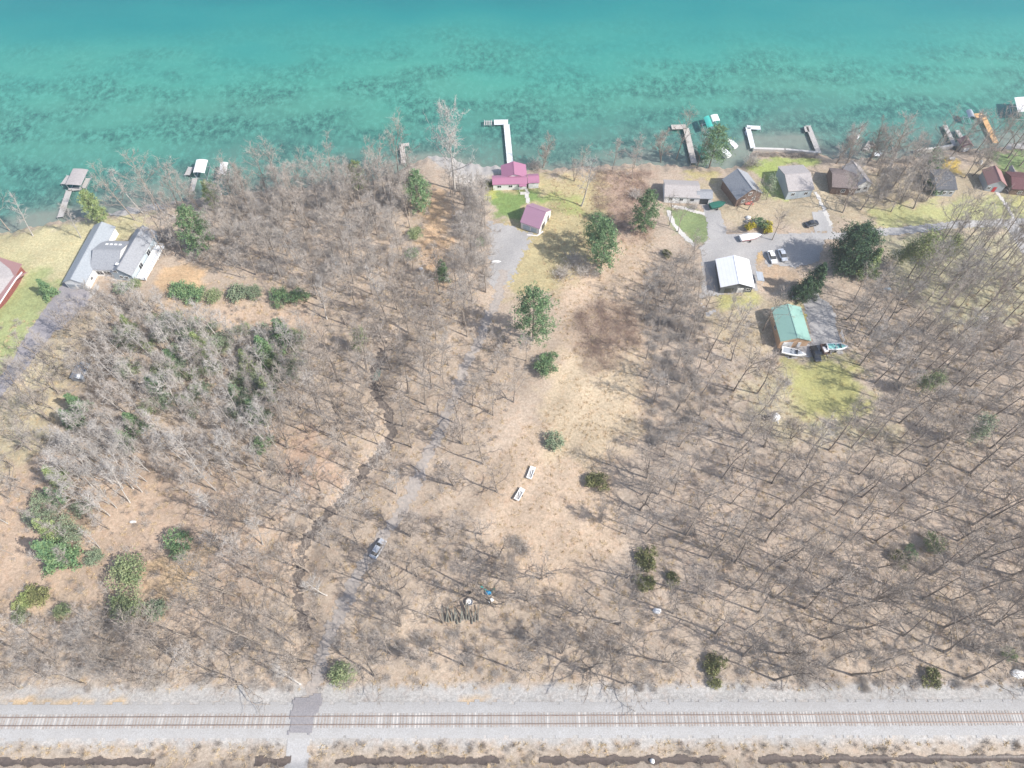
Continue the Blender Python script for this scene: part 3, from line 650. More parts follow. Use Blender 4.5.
# grey garden shed left, tarp covered
b17,_,_=building('tarp_shed','low grey tarp roofed shed with one white panel in the brush left of the saplings','shed',(78,382),
 [dict(FL=(69,378),FR=(82,379.5),RL=(74,362),ze=1.7,rise=.7,roof=M['tarpgrey'],wall=M['tarpgrey'],overhang=.2)],kp=.8)
pn=rel([(75,377),(79,379),(82,369),(78,366)],2.25,G(78,382)); MB().slab(pn,.06).build('panel',M['white'],b17)
# ------------------------------------------------------------ DOCKS
def dock(label,segs,mat,group=None,z=-.55,name='dock',postm=None,step=3.0):
    p0=PZ(*segs[0][0],z); root=thing(name,label,'dock',(p0[0],p0[1],WL)); o=Vector((p0[0],p0[1],WL))
    for (a,b_,w_) in segs:
        A=Vector(PZ(*a,z))-o; B=Vector(PZ(*b_,z))-o; d=B-A; L=d.length; rz=math.atan2(d.y,d.x); n=max(2,int(L/.32))
        mb=MB()
        for k in range(n): mb.box(A+d*((k+.5)/n)-Vector((0,0,.03)),(L/n-.03,w_,.06),rz)
        nn=Vector((-d.y,d.x,0)).normalized()
        for s in (-1,1): mb.box((A+B)/2+nn*s*(w_/2-.1)-Vector((0,0,.13)),(L,.1,.14),rz)
        mb.build('deck',mat,root)
        m_=max(1,int(L/step))
        for k in range(m_+1):
            for s in (-1,1):
                q=A+d*(k/m_)+nn*s*(w_/2+.06); MB().cyl((q.x,q.y,-2.5),(q.x,q.y,q.z+.25),.06,n=6).build('post',postm or M['aluminium'],root)
    return root
def canopy(label,FL,FR,RL,z,mat,rise=.5,name='boat_lift',boat=None,cat='boat lift',curved=True):
    """canopy over a boat lift: corners in px at roof height z"""
    A,B,Cc=[Vector(PZ(*q,z)) for q in (FL,FR,RL)]; D=B+Cc-A; c=(A+B+Cc+D)/4; root=thing(name,label,cat,(c.x,c.y,WL)); o=Vector((c.x,c.y,WL))
    A,B,Cc,D=[q-o for q in (A,B,Cc,D)]; mb=MB(); n=8
    for i in range(n):
        t0,t1=i/n,(i+1)/n
        def pt(P_,Q_,tt): q=P_.lerp(Q_,tt); return Vector((q.x,q.y,q.z+rise*math.sin(math.pi*tt)))
        mb.slab([pt(A,B,t0),pt(A,B,t1),pt(Cc,D,t1),pt(Cc,D,t0)],.05)
    for P_,Q_ in ((A,B),(Cc,D)):
        for s in (0,1):
            pass
    mb.build('canopy',mat,root)
    for q in (A,B,Cc,D):
        q2=q*.96; MB().cyl((q2.x,q2.y,-2),(q2.x,q2.y,q.z-.02),.06,n=6).build('post',M['aluminium'],root)
    fr=MB()
    for P_,Q_ in ((A,Cc),(B,D)):
        mid=(P_+Q_)/2*.96; fr.box((mid.x,mid.y,.55),((Q_-P_).length*.92,.1,.12),math.atan2((Q_-P_).y,(Q_-P_).x))
    for P_,Q_ in ((A,B),(Cc,D)):
        mid=(P_+Q_)/2*.9; fr.box((mid.x,mid.y,.45),((Q_-P_).length*.92,.1,.12),math.atan2((Q_-P_).y,(Q_-P_).x))
    fr.build('frame',M['aluminium'],root)
    return root
dock('long white L shaped dock reaching from the purple cottage into the lake',[((510.5,167),(506.5,124.5),1.9),((508,122),(494,122.2),2.5)],M['dockwhite'])
# small boat lift with slats at end of white dock
def slatlift(px,py,label):
    p=PZ(px,py,-.3); r=thing('boat_lift',label,'boat lift',(p[0],p[1],WL)); 
    for k in range(4): MB().box((-1.1+k*.72,0,1.0),(.35,2.3,.14)).build('bunk',M['greywood'],r)
    f=MB(); 
    for s in (-1,1): f.box((0,s*.9,.85),(2.8,.12,.12))
    f.build('frame',M['aluminium'],r)
    for sx in (-1,1):
        for sy in (-1,1): MB().cyl((sx*1.3,sy*1.1,-2),(sx*1.3,sy*1.1,1.4),.07,n=6).build('post',M['aluminium'],r)
    return r
slatlift(488,122.3,'small slatted lift moored at the tip of the long white dock')
dock('short grey wooden dock with a bent tip left of the white tree',[((404,163),(402,146.5),1.6),((401,145),(409,144.3),1.4)],M['wood'])
dock('white plank dock leading to the brown roofed boat shelter at far left',[((60,217),(69,190),1.8),((68,189.5),(82,188),1.4),((83,188),(88,178),1.4)],M['greywood'])
canopy('boat shelter with flat grey brown roof at the end of the far left dock',(65.5,184.5),(81,185.5),(73,168.5),1.6,M['tanroof'],.15,name='boat_shelter',cat='boat shelter')
dock('narrow pale side platform left of the grey brown boat shelter',[((63,184),(69,175.5),1.5)],M['greywood'],z=-.4)
dock('thin pale dock leading out to the wide white canopy',[((191.5,191),(195,178),1.6),((187,175),(191,167),1.8)],M['greywood'])
canopy('wide white canopy over a boat lift left of the narrower one',(193,172.5),(204.5,173),(196.5,159.5),1.5,M['white'],.25)
canopy('narrow white canopy standing alone above the water behind the young pine',(218.2,174.5),(225.8,174.8),(220.5,162.3),1.5,M['white'],.25)
dock('brown wooden L shaped dock beside the green covered boat',[((694,163),(686,128),1.9),((686,126.5),(671.5,127),2.2)],M['wood'])
canopy('teal and white canopy on the water behind the shoreline pine',(707.5,128),(713,126),(703.5,117.5),1.6,M['teal'],.2)
canopy('bright white canopy beside the teal one',(713,121.5),(720,120.5),(710.5,115.2),1.7,M['white'],.2)
dock('white L shaped dock with a rowing boat tied alongside in front of the sea wall',[((753,148),(748,127.5),1.6),((747,127),(760.5,127.8),1.8)],M['dockwhite'])
dock('straight grey dock with a square head in front of the sea wall end',[((819,153),(808,125.5),1.7),((804.5,129),(809,129.2),2.6)],M['greywood'])
dock('pale orange wooden dock with a dogleg at upper right',[((996,143),(983,115.5),1.8),((983.5,115),(975,115.8),2.2)],M['orangewood'])
dock('faint grey pair of planked piers left of the orange dock',[((955,146),(945,125),1.4)],M['greywood'])
dock('short grey pier between the faint pier and the boathouse',[((963,140),(957,130),1.4)],M['greywood'])
canopy('rounded silver canopy at the outer end of the orange dock',(968.5,117.5),(975.5,118.5),(966,110.5),1.3,M['aluminium'],.7)
canopy('white canopy at the right edge of the lake with a dark shadow below',(1018,112),(1040,112),(1014.5,97.5),2.2,M['white'],.3)
# sea wall
def wallrun(name,label,P,w_,h_,mat,cat='wall',z0=None):
    base=Vector(G(*P[0])); base.z=WL if z0 is None else z0; root=thing(name,label,cat,base); mb=MB()
    for a,b_ in zip(P[:-1],P[1:]):
        A=Vector(PZ(*a,base.z+h_))-base; B=Vector(PZ(*b_,base.z+h_))-base; d=B-A; mb.box(((A+B)/2)-Vector((0,0,h_/2+.3)),(d.length+w_*.4,w_,h_+.6),math.atan2(d.y,d.x))
    mb.build('wall',mat,root); return root
wallrun('sea_wall','pale concrete sea wall along the lawn between two white docks',[(754,148),(785,149),(818,152)],.8,1.2,M['concrete'])
wallrun('sea_wall','pale sea wall in front of the hedge beside the little boathouse',[(916,150),(934,148),(953,145)],.8,1.2,M['concrete'])
# brown berm/hedge above wall
# ------------------------------------------------------------ BOATS, VEHICLES
def dirpx(a,b_): 
    A=Vector(G(*a));B=Vector(G(*b_)); return math.atan2(B.y-A.y,B.x-A.x)
def hullrings(L,Wd,H,n=9,z0=0,inset=0):
    rings=[]
    for i in range(n):
        s=i/(n-1); x=-L/2+s*L; wf=(1-max(0,(s-.45)/.55)**2.2*.97)*(0.9+.1*min(1,s*4)); hw=Wd/2*wf; kz=z0+H*.55*max(0,(s-.6)/.4)**2
        rings.append([Vector((x,-hw,z0+H)),Vector((x,-hw*.8,kz+H*.2)),Vector((x,0,kz)),Vector((x,hw*.8,kz+H*.2)),Vector((x,hw,z0+H)),Vector((x,hw*.5,z0+H+.06)),Vector((x,-hw*.5,z0+H+.06))])
    return rings
def boat(name,label,loc,rz,L=6,Wd=2.3,H=.9,z0=.3,hull=None,deck=None,stripe=None,trailer=True,group=None,cover=None,windscreen=True,cat='boat'):
    r=thing(name,label,cat,loc,rz,group); MB().loft(hullrings(L,Wd,H,z0=z0)).build('hull',hull or M['white'],r,smooth=False)
    if deck:
        rg=[[Vector((p.x*.82-.2,p.y*.72,z0+H+(.09 if k in(5,6) else .08)+.02)) for k,p in enumerate(q) if k in (0,4)]+[] for q in hullrings(L,Wd,H,z0=z0)]
        mb=MB(); 
        for a,b_ in zip(rg[:-1],rg[1:]): mb.slab([a[0],b_[0],b_[1],a[1]],.03)
        mb.build('deck',deck,r)
    if stripe:
        mb=MB()
        for s in (-1,1):
            q=hullrings(L,Wd,H,z0=z0); k=0 if s<0 else 4
            for a,b_ in zip(q[:-1],q[1:]):
                A=a[k]+Vector((0,s*.03,-.08));B=b_[k]+Vector((0,s*.03,-.08)); mb.poly([A,B,B-Vector((0,s*.1,.35)),A-Vector((0,s*.1,.35))])
        mb.build('stripe',stripe,r)
    if windscreen:
        mb=MB(); zt=z0+H+.1; mb.slab([Vector((.5,-Wd*.3,zt+.4)),Vector((.5,Wd*.3,zt+.4)),Vector((.95,Wd*.3,zt)),Vector((.95,-Wd*.3,zt))],.04); mb.build('windscreen',M['glass'],r)
        for s in (-1,1): MB().box((-.5,s*Wd*.2,z0+H+.2),(.5,.45,.3)).build('seat',M['greysiding'],r,bevel=.05)
        MB().box((-L/2-.15,0,z0+H*.7),(.4,.4,.8)).build('outboard_motor',M['black'],r,bevel=.06)
    if trailer:
        t_=MB(); 
        for s in (-1,1): t_.box((0,s*.5,z0-.02),(L*.9,.1,.12))
        t_.box((L/2+.4,0,z0-.05),(1.4,.1,.12)); tr=t_.build('trailer_frame',M['aluminium'],r)
        for s in (-1,1): MB().cyl((-.6,s*(Wd/2-.05),.32),(-.6,s*(Wd/2+.14),.32),.32,n=14).build('wheel',M['black'],r)
    return r
def car(name,label,loc,rz,mat,L=4.7,Wd=1.85,H=1.5,pickup=False,group=None,cat='car'):
    r=thing(name,label,cat,loc,rz,group)
    def ring(x,hw,z0,z1,ch=.12): return [Vector((x,-hw,z0)),Vector((x,hw,z0)),Vector((x,hw,z1-ch)),Vector((x,hw-ch,z1)),Vector((x,-hw+ch,z1)),Vector((x,-hw,z1-ch))]
    hw=Wd/2; h1=.88
    prof=[(-L/2,.86,.45,.78),(-L/2+.15,.96,.3,.86),(-L/2+.9,1,.25,.9),(0,1,.24,.92),(L/2-1.2,1,.25,.9),(L/2-.25,.94,.3,.76),(L/2,.82,.42,.66)]
    MB().loft([ring(x,hw*k,z0,z1) for x,k,z0,z1 in prof]).build('body',mat,r)
    if pickup: cab=[(-.5,.86,.9),(-.3,.8,H),(.75,.8,H),(1.35,.86,.9)]
    else: cab=[(-L/2+.55,.84,.86),(-L/2+1.25,.74,H-.03),(.35,.76,H),(1.2,.86,.88)]
    mb=MB(); mb.loft([[Vector((x,-hw*k,.8 if i in(0,3) else z-.05)),Vector((x,hw*k,.8 if i in(0,3) else z-.05)),Vector((x,hw*k*.94,z)),Vector((x,-hw*k*.94,z))] for i,(x,k,z) in enumerate(cab)])
    # greenhouse glass and roof
    (x0,k0,z0_),(x1,k1,z1_),(x2,k2,z2_),(x3,k3,z3_)=cab
    g=MB(); b0=[Vector((x0,-hw*k0,z0_)),Vector((x3,-hw*k3,z3_)),Vector((x3,hw*k3,z3_)),Vector((x0,hw*k0,z0_))]; t0=[Vector((x1,-hw*k1*.93,z1_-.06)),Vector((x2,-hw*k2*.93,z2_-.06)),Vector((x2,hw*k2*.93,z2_-.06)),Vector((x1,hw*k1*.93,z1_-.06))]
    g.loft([b0,t0]); g.build('window',M['glass'],r)
    MB().slab([t0[0]+Vector((-.02,0,.06)),t0[1]+Vector((.02,0,.06)),t0[2]+Vector((.02,0,.06)),t0[3]+Vector((-.02,0,.06))],.055).build('roof',mat,r,bevel=.02)
    if pickup: MB().box((-1.5,0,.93),(1.7,Wd*.78,.04)).build('truck_bed',M['black'],r)
    for sx in (-L/2+.85,L/2-.9):
        for s in (-1,1):
            w=MB().cyl((sx,s*(hw-.22),.33),(sx,s*(hw+.01),.33),.33,n=14).build('wheel',M['black'],r)
            MB().cyl((sx,s*(hw+.005),.33),(sx,s*(hw+.02),.33),.19,n=10).build('rim',M['aluminium'],w)
    for s in (-1,1):
        MB().box((L/2-.1,s*hw*.62,.62),(.12,.38,.14)).build('headlight',M['white'],r)
        MB().box((-L/2+.05,s*hw*.68,.68),(.08,.28,.14)).build('tail_light',M['red'],r)
    keep([(loc[0]-2.5,loc[1]-2.5),(loc[0]+2.5,loc[1]-2.5),(loc[0]+2.5,loc[1]+2.5),(loc[0]-2.5,loc[1]+2.5)],.5)
    return r
def at(px,py,dz=.05): p=G(px,py); return (p[0],p[1],p[2]+dz)
car('parked_car','silver car with dark windows parked on the dirt driveway in the woods',at(378.5,549.5),dirpx((374,557),(384,542)),M['carsilver'],L=4.8)
car('parked_car','white car standing on the gravel yard beside the silver one',at(771.5,258.5),dirpx((768.5,250),(774.5,266)),M['carwhite'])
car('parked_car','grey silver car on the gravel yard right of the white one',at(782,256.5),dirpx((779,249),(784,263)),M['carsilver'],L=4.5)
car('parked_car','dark vehicle parked by the concrete pad below the square grey roofed house',at(811,225),dirpx((808,226),(815,224)),M['cardark'],L=4.2)
car('parked_truck','dark pickup truck nose up beside the boats in front of the green roofed garage',at(815,355),dirpx((813,350),(816.5,361)),M['cardark'],L=4.9,pickup=True,cat='truck')
boat('covered_boat','white shrink wrapped boat with red stripe on the gravel yard',at(750,239),dirpx((742,240),(760,237)),L=6.6,Wd=2.4,stripe=M['red'],windscreen=False)
boat('motor_boat','white motor boat on its trailer below the peach wall of the green roofed garage',at(792.5,354.5),dirpx((784,353),(803,356)),L=6.2,Wd=2.3,deck=M['greysiding'])
boat('motor_boat','white motor boat with teal deck at the right end of the row',at(836,349),dirpx((828,349.5),(845,349)),L=5.6,Wd=2.2,deck=M['tealboat'])
boat('rowing_boat','small white rowing boat moored along the white L shaped dock',PZ(746.5,134,WL),R(100),L=2.8,Wd=1.1,H=.4,z0=-.1,trailer=False,windscreen=False,deck=M['greysiding'])
boat('moored_boat','white boat hauled out at the shore under the big shoreline pine',PZ(723.5,152.5,-.4),R(118),L=5.6,Wd=1.9,z0=0,trailer=False,windscreen=False)
boat('moored_boat','white boat to the right of the shoreline pine, tilted on its lift',PZ(731,145,-.4),R(118),L=4.6,Wd=1.8,z0=.2,trailer=False,windscreen=False)
boat('covered_boat','dark green covered boat beside the brown L shaped dock',PZ(701,154,-.8),R(100),L=6,Wd=2.6,hull=M['darkgreen'],z0=.2,trailer=False,windscreen=False)
boat('jet_ski','white jet ski on a float left of the triangular shore deck',PZ(853,139,-1.1),R(30),L=3.0,Wd=1.1,H=.6,z0=0,trailer=False,windscreen=False,cat='jet ski')
boat('jet_ski','white jet ski lying behind the first one near a fallen branch',PZ(857,137.5,-1.1),R(60),L=2.8,Wd=1.0,H=.6,z0=0,trailer=False,windscreen=False,cat='jet ski')
dock('pale angular shore deck among fallen branches',[((866,150),(871,142),1.8),((871,142),(875,147),1.6)],M['wood'],z=-.7)
dock('small pale triangular landing right of the angular deck',[((877,152.5),(878,156),2.4)],M['dockwhite'],z=-.4)
# teal covered boat by the driveway
boat('covered_boat','dark green covered boat parked on the driveway between the two grey brown roofed houses',at(717,207),dirpx((712,209),(722,206)),L=5,Wd=2.4,hull=M['darkgreen'],windscreen=False)
# utility trailer
def utrailer(label,loc,rz,mat,load):
    r=thing('utility_trailer',label,'trailer',loc,rz); mb=MB(); mb.box((0,0,.6),(3.0,1.7,.1)); mb.build('floor',mat,r)
    s=MB(); 
    for k in (-1,1): s.box((0,k*.85,.85),(3.0,.06,.45))
    for k in (-1,1): s.box((k*1.5,0,.85),(.06,1.7,.45))
    s.build('side_board',mat,r); MB().box((2.2,0,.5),(1.4,.1,.1)).build('drawbar',M['black'],r)
    for k in (-1,1): MB().cyl((0,k*.88,.33),(0,k*1.05,.33),.33,n=12).build('wheel',M['black'],r)
    MB().box((.1,0,.85),(1.6,1.2,.4),.1).build('load',load,r,bevel=.05)
    return r
utrailer('open dark trailer with pale pink load between the pickup and the teal decked boat',at(824,351),dirpx((822,346),(826,357)),M['brownwall'],M['pinkwall'])
# white frames (open trailers / hunting blinds) in the field
def openframe(label,px,py,a):
    r=thing('boat_trailer',label,'trailer',at(px,py),a,'white framed trailers in the straw clearing'); f=MB()
    for s in (-1,1): f.box((0,s*.85,.55),(3.4,.28,.35))
    f.box((-1.6,0,.55),(.3,1.5,.35)).box((1.2,0,.55),(.9,1.5,.3)); f.build('frame',M['white'],r,bevel=.03)
    MB().box((-.3,0,.42),(2.0,1.4,.12)).build('floor',M['greywood'],r)
    MB().box((.2,.1,.66),(1.6,.2,.1),.7).build('crossbar',M['white'],r)
    for s in (-1,1): MB().cyl((0,s*1.0,.28),(0,s*1.18,.28),.28,n=12).build('wheel',M['black'],r)
    r.scale=(.95,.66,1)
    return r
openframe('white open trailer, the upper one of two in the straw clearing',531,473.5,dirpx((529,479),(533,468)))
openframe('white open trailer lying under branches, the lower one of two in the clearing',519.5,495,dirpx((516.5,500),(522,490)))
# white cover at barn lawn
def blob(name,label,cat,px,py,size,mat,seed=1,extra=None):
    r=thing(name,label,cat,at(px,py,0)); rr=random.Random(seed); n=10; rings=[]
    for z,k in ((-.1,1),(.45,.92),(.8,.55),(.92,.12)):
        rings.append([Vector((math.cos(2*math.pi*i/n)*size[0]*k*rr.uniform(.8,1.1),math.sin(2*math.pi*i/n)*size[1]*k*rr.uniform(.8,1.1),z*size[2])) for i in range(n)])
    MB().loft(rings).build('cover',mat,r)
    if extra: extra(r)
    return r
def ex1(r):
    MB().box((-2.0,-.3,.5),(1.5,1.2,1.0),.3).build('bin',M['black'],r,bevel=.06); MB().cyl((.6,-1.8,0),(.2,-.6,.9),.12,n=6).build('pole',M['white'],r)
blob('covered_firewood','white tarpaulin over a heap beside a black bin below the yellow lawn','tarpaulin',774.5,417.5,(1.5,1.2,1.5),M['white'],2,ex1)
blob('tarp_heap','crumpled white tarp heap in the woods above the railway right of centre','tarpaulin',657,611,(1.0,.7,.8),M['white'],3)
blob('tarp_heap','white and grey tarp heap at the woods edge by the right border','tarpaulin',1018,674,(1.6,1.0,.9),M['white'],4)
blob('tarp_heap','pale blue white bundle among saplings above the reddish brush','tarpaulin',337,263,(.8,.9,.7),M['bluesiding'],5)
blob('tarp_heap','small white bundle beside the tan track near the young cedar','tarpaulin',421,269,(.6,.5,.6),M['white'],6)
blob('tarp_heap','white bundle at the left edge of the grey gravel yard','tarpaulin',496,262,(1.5,.4,.6),M['white'],7)
blob('tarp_heap','small white sack in the woods behind the green roofed garage yard','tarpaulin',887,289,(1.3,.5,.6),M['bluesiding'],8)
blob('tarp_heap','two white stones like bags in the grass left of the round shrubs','tarpaulin',133,522,(.9,.4,.4),M['white'],9)
blob('tarp_heap','white sack on the ground where the straw field meets the parking yard','tarpaulin',668,255,(.45,.4,.5),M['white'],10)
blob('tarp_heap','small white marker block lying in the ditch below the track','tarpaulin',652,761,(.55,.55,.9),M['white'],11)
blob('garden_stone','pale boulder beside the golden shrubs','boulder',747,222,(.9,.6,.8),M['stone'],12)
blob('garden_stone','white boulder above the golden shrubs','boulder',748,218,(.8,.7,.8),M['white'],13)
# camp debris
def chair(label,px,py,mat,a):
    r=thing('camp_chair',label,'chair',at(px,py),a); MB().box((0,0,.45),(.6,.6,.06)).build('seat',mat,r); MB().box((-.3,0,.8),(.06,.6,.7)).build('backrest',mat,r)
    for sx in (-1,1):
        for sy in (-1,1): MB().cyl((sx*.26,sy*.26,0),(sx*.26,sy*.26,.45),.025,n=5).build('leg',M['black'],r)
    return r
chair('black folding chair left of the blue tarp in the clearing above the log row',470,593,M['black'],.4)
chair('dark folding chair between the barrel and the blue tarp',480.5,595.5,M['black'],2)
def ex2(r): MB().box((1.1,.6,.3),(.9,.3,.25),.6).build('flap',M['darkgreen'],r); MB().box((-1.0,.9,.25),(1.4,.35,.3),-.6).build('fold',M['teal'],r)
blob('blue_tarp','bright blue tarp crumpled in the clearing above the log row','tarpaulin',488,593,(.8,.6,.8),M['blue'],21,ex2)
r=thing('barrel','open pale barrel lying among scrap in the clearing left of the blue tarp','barrel',at(469.5,602.5)); mb=MB()
for i in range(14):
    a=2*math.pi*i/14; mb.box((math.cos(a)*.75,math.sin(a)*.75,.3),(.1,.35,.6),a)
mb.build('wall',M['wood'],r); MB().cyl((0,0,.02),(0,0,.25),.66,n=14).build('bottom',M['white'],r)
MB().cyl((0,0,.25),(0,0,.3),.2,n=10).build('hole',M['greywood'],r)
r=thing('cool_box','white cool box with grey base below the blue tarp','box',at(490.5,601)); MB().box((0,0,.25),(1.1,.7,.45),.5).build('body',M['greysiding'],r,bevel=.05); MB().box((.1,0,.53),(1.15,.75,.1),.5).build('lid',M['white'],r,bevel=.04)
# row of upright / leaning old logs
rr=random.Random(5)
for k in range(13):
    x=443+k*2.9; y=622-1.4*math.sin(k)+rr.uniform(-2,2); p=at(x,y,0); L=rr.uniform(2,3.4)
    a=R(rr.uniform(80,105)); o=MB().cyl((0,0,.15),(math.cos(a)*L*.8,math.sin(a)*L,.9+rr.random()*.8),.18,.12,8).build('log',M['log'],None,p)
    tag(o,'old grey log leaning in the row of logs below the camp clearing','log','leaning logs in a row')
# red table, green roofed etc near house F
def table(label,px,py,mat,w_=2.2,d_=1.3,h_=.75,name='table',rz=0):
    r=thing(name,label,'table',at(px,py),rz); MB().box((0,0,h_),(w_,d_,.08)).build('tabletop',mat,r)
    for sx in (-1,1):
        for sy in (-1,1): MB().box((sx*w_*.43,sy*d_*.4,h_/2-.04),(.1,.1,h_)).build('leg',mat,r)
    return r
table('faded red wooden platform table beside the dark gable house',748.5,203,M['redtable'],2.4,2.4,.5)
table('pale wooden garden bench table above the green roofed garage',795,299,M['pinkwall'],2.0,1.2,.7)
table('small grey picnic table on the orange patch below the boathouse',951,160,M['greywood'],1.8,1.2,.7)
blob('garden_umbrella','small round white parasol cover left of the dull red cottage roof','parasol',980,163.5,(.6,.6,1.4),M['white'],30)
# post and rail bit by barn yard, driftwood, rocks
r=thing('yard_fence','short white fence panel at the right side of the gravel barn yard','fence',at(841.5,338)); 
for k in range(3): MB().box((0,k*1.5-1.5,.6),(.14,.14,1.3)).build('post',M['white'],r)
for z in (.45,1.0): MB().box((0,0,z),(.06,3.2,.16)).build('rail',M['white'],r)
# ------------------------------------------------------------ TREES
class TB:
    def __init__(s,seed): s.v=[]; s.f=[]; s.r=random.Random(seed)
    def tube(s,P,Rr,n):
        b=len(s.v); N=len(P)
        for i,(p,r) in enumerate(zip(P,Rr)):
            d=(P[min(i+1,N-1)]-P[max(i-1,0)]).normalized(); u=d.orthogonal().normalized(); w_=d.cross(u)
            if i==0: u0=u
            else:
                u=(u0-d*u0.dot(d)).normalized(); w_=d.cross(u); u0=u
            for k in range(n): a=2*math.pi*k/n; s.v.append(tuple(p+(u*math.cos(a)+w_*math.sin(a))*r))
        for i in range(N-1):
            for k in range(n):
                j=(k+1)%n; a,b_,c,d_=b+i*n+k,b+i*n+j,b+(i+1)*n+j,b+(i+1)*n+k; s.f+=[(a,b_,c),(a,c,d_)]
    def sliver(s,p,d,L,w_):
        r=s.r; side=d.cross(Vector((r.gauss(0,1),r.gauss(0,1),r.gauss(0,1)))).normalized()*w_/2; b=len(s.v); s.v+=[tuple(p+side),tuple(p-side),tuple(p+d*L)]; s.f.append((b,b+1,b+2))
    def leafq(s,c,sz):
        r=s.r; n=Vector((r.gauss(0,1),r.gauss(0,1),r.gauss(0,1)+.6)).normalized(); u=n.orthogonal().normalized(); w_=n.cross(u); a=r.uniform(0,6.28); U=(u*math.cos(a)+w_*math.sin(a))*sz; Wv=n.cross(U.normalized())*sz*r.uniform(.45,.8)
        b=len(s.v); s.v+=[tuple(c-U*.6),tuple(c+U*.5+Wv*.6),tuple(c+U*.3-Wv*.7)]; s.f.append((b,b+1,b+2))
    def arr(s): return np.array(s.v,np.float32),np.array(s.f,np.int32)
def rv(r,s=1.0): return Vector((r.gauss(0,s),r.gauss(0,s),r.gauss(0,s)))
def bare(seed,H=20,tf=.42,spread=.28,nl=9,nsub=7,ntw=9,lean=.03,up=.5,stems=1,r0=None,crook=.06,tw_len=1.35,tww=.036,limb_r=.5):
    T=TB(seed); Cw=TB(seed+500); r=T.r; r0=r0 or H*.0105+.03
    for st in range(stems):
        la=r.uniform(0,6.28); ln=lean if stems==1 else .22; Hs=H*(1 if st==0 else r.uniform(.8,1)); p=Vector((0,0,-.5)); d=Vector((math.cos(la)*ln,math.sin(la)*ln,1)).normalized(); P=[];Q=[]; n=9
        for i in range(n+1):
            P.append(p.copy()); t=i/n; Q.append(max(.02,r0/math.sqrt(stems)*(1-.88*t)*(1.35 if i==0 else 1))); d=(d+rv(r,crook*.55)+Vector((0,0,.05))).normalized(); p=p+d*(Hs+.5)/n
        T.tube(P,Q,6)
        nn=max(4,int(nl/stems**.6))
        for k in range(nn):
            t=tf+(.97-tf)*(k+r.random()*.6)/nn; i=min(n-1,int(t*n)); f_=t*n-i; q=P[i].lerp(P[i+1],f_); rad=Q[i]*(1-f_)+Q[i+1]*f_
            az=k*2.4+r.uniform(-.5,.5); rel_=(t-tf)/(1-tf); L=Hs*spread*(1.0-.42*rel_)*r.uniform(.75,1.15); el=R(24+34*rel_+r.uniform(-10,12))+up*.15
            dd=Vector((math.cos(az)*math.cos(el),math.sin(az)*math.cos(el),math.sin(el))); LP=[];LR=[]; m_=6; pp=q.copy(); rr_=max(.035,rad*limb_r*r.uniform(.8,1.25))
            for j in range(m_+1): LP.append(pp.copy()); LR.append(rr_*(1-.85*j/m_)); dd=(dd+rv(r,.13+crook)+Vector((0,0,up*.16))).normalized(); pp=pp+dd*L/m_
            T.tube(LP,LR,4)
            for s_ in range(nsub):
                u=.2+.8*(s_+r.random()*.7)/nsub; j=min(m_-1,int(u*m_)); sp_=LP[j].lerp(LP[j+1],u*m_-j); base=(LP[j+1]-LP[j]).normalized(); sd_=(base*.55+rv(r,.55)+Vector((0,0,.22))).normalized(); sL=L*.46*(1.25-.6*u)*r.uniform(.6,1.2); SP=[sp_]; x=sp_.copy()
                for _ in range(3): sd_=(sd_+rv(r,.2)+Vector((0,0,.06))).normalized(); x=x+sd_*sL/3; SP.append(x.copy())
                T.tube(SP,[.06,.046,.032,.014],3)
                for q_ in range(ntw):
                    w_=(q_+r.random())/ntw; j=min(2,int(w_*3)); a=SP[j].lerp(SP[j+1],w_*3-j); td=((SP[j+1]-SP[j]).normalized()*.7+rv(r,.5)+Vector((0,0,.12))).normalized(); tl=tw_len*r.uniform(.5,1.25); Cw.sliver(a,td,tl,tww)
                    if r.random()<.6: Cw.sliver(a+td*tl*.4,(td+rv(r,.5)).normalized(),tl*.6,tww*.7)
    return T.arr(),Cw.arr()
def conifer(seed,H=16,R0=3.6,z0=.15,n_b=60,tuft=26,leafs=.34,droop=0.0,shape='pine'):
    T=TB(seed); N=TB(seed+900); r=T.r; lean=Vector((r.uniform(-.02,.02),r.uniform(-.02,.02),1)); P=[lean*(H*i/6)+Vector((0,0,-.4)) for i in range(7)]; T.tube(P,[H*.014*(1-.9*i/6)+.02 for i in range(7)],6)
    for k in range(n_b):
        t=z0+(1-z0)*((k+.5)/n_b)**.9; 
        if shape=='pine': prof=(math.sin(math.pi*min(1,(1-(t-z0)/(1-z0))*.75+.05)))**.8
        else: prof=(1-(t-z0)/(1-z0))**.75
        L=max(.4,R0*prof*r.uniform(.6,1.12)); az=k*2.399+r.uniform(-.4,.4); c=lean*(H*t); el=r.uniform(-.05,.3)-droop+(t-.5)*.5
        d=Vector((math.cos(az)*math.cos(el),math.sin(az)*math.cos(el),math.sin(el))); T.tube([c,c+d*L*.9],[.05,.012],3)
        for q in range(int(tuft*max(.35,L/R0))):
            u=r.uniform(.3,1.0)**.8; pc=c+d*L*u+rv(r,.10*L*(.4+u)); 
            for _ in range(5): N.leafq(pc+rv(r,.22),leafs*r.uniform(.7,1.3))
    return T.arr(),N.arr()
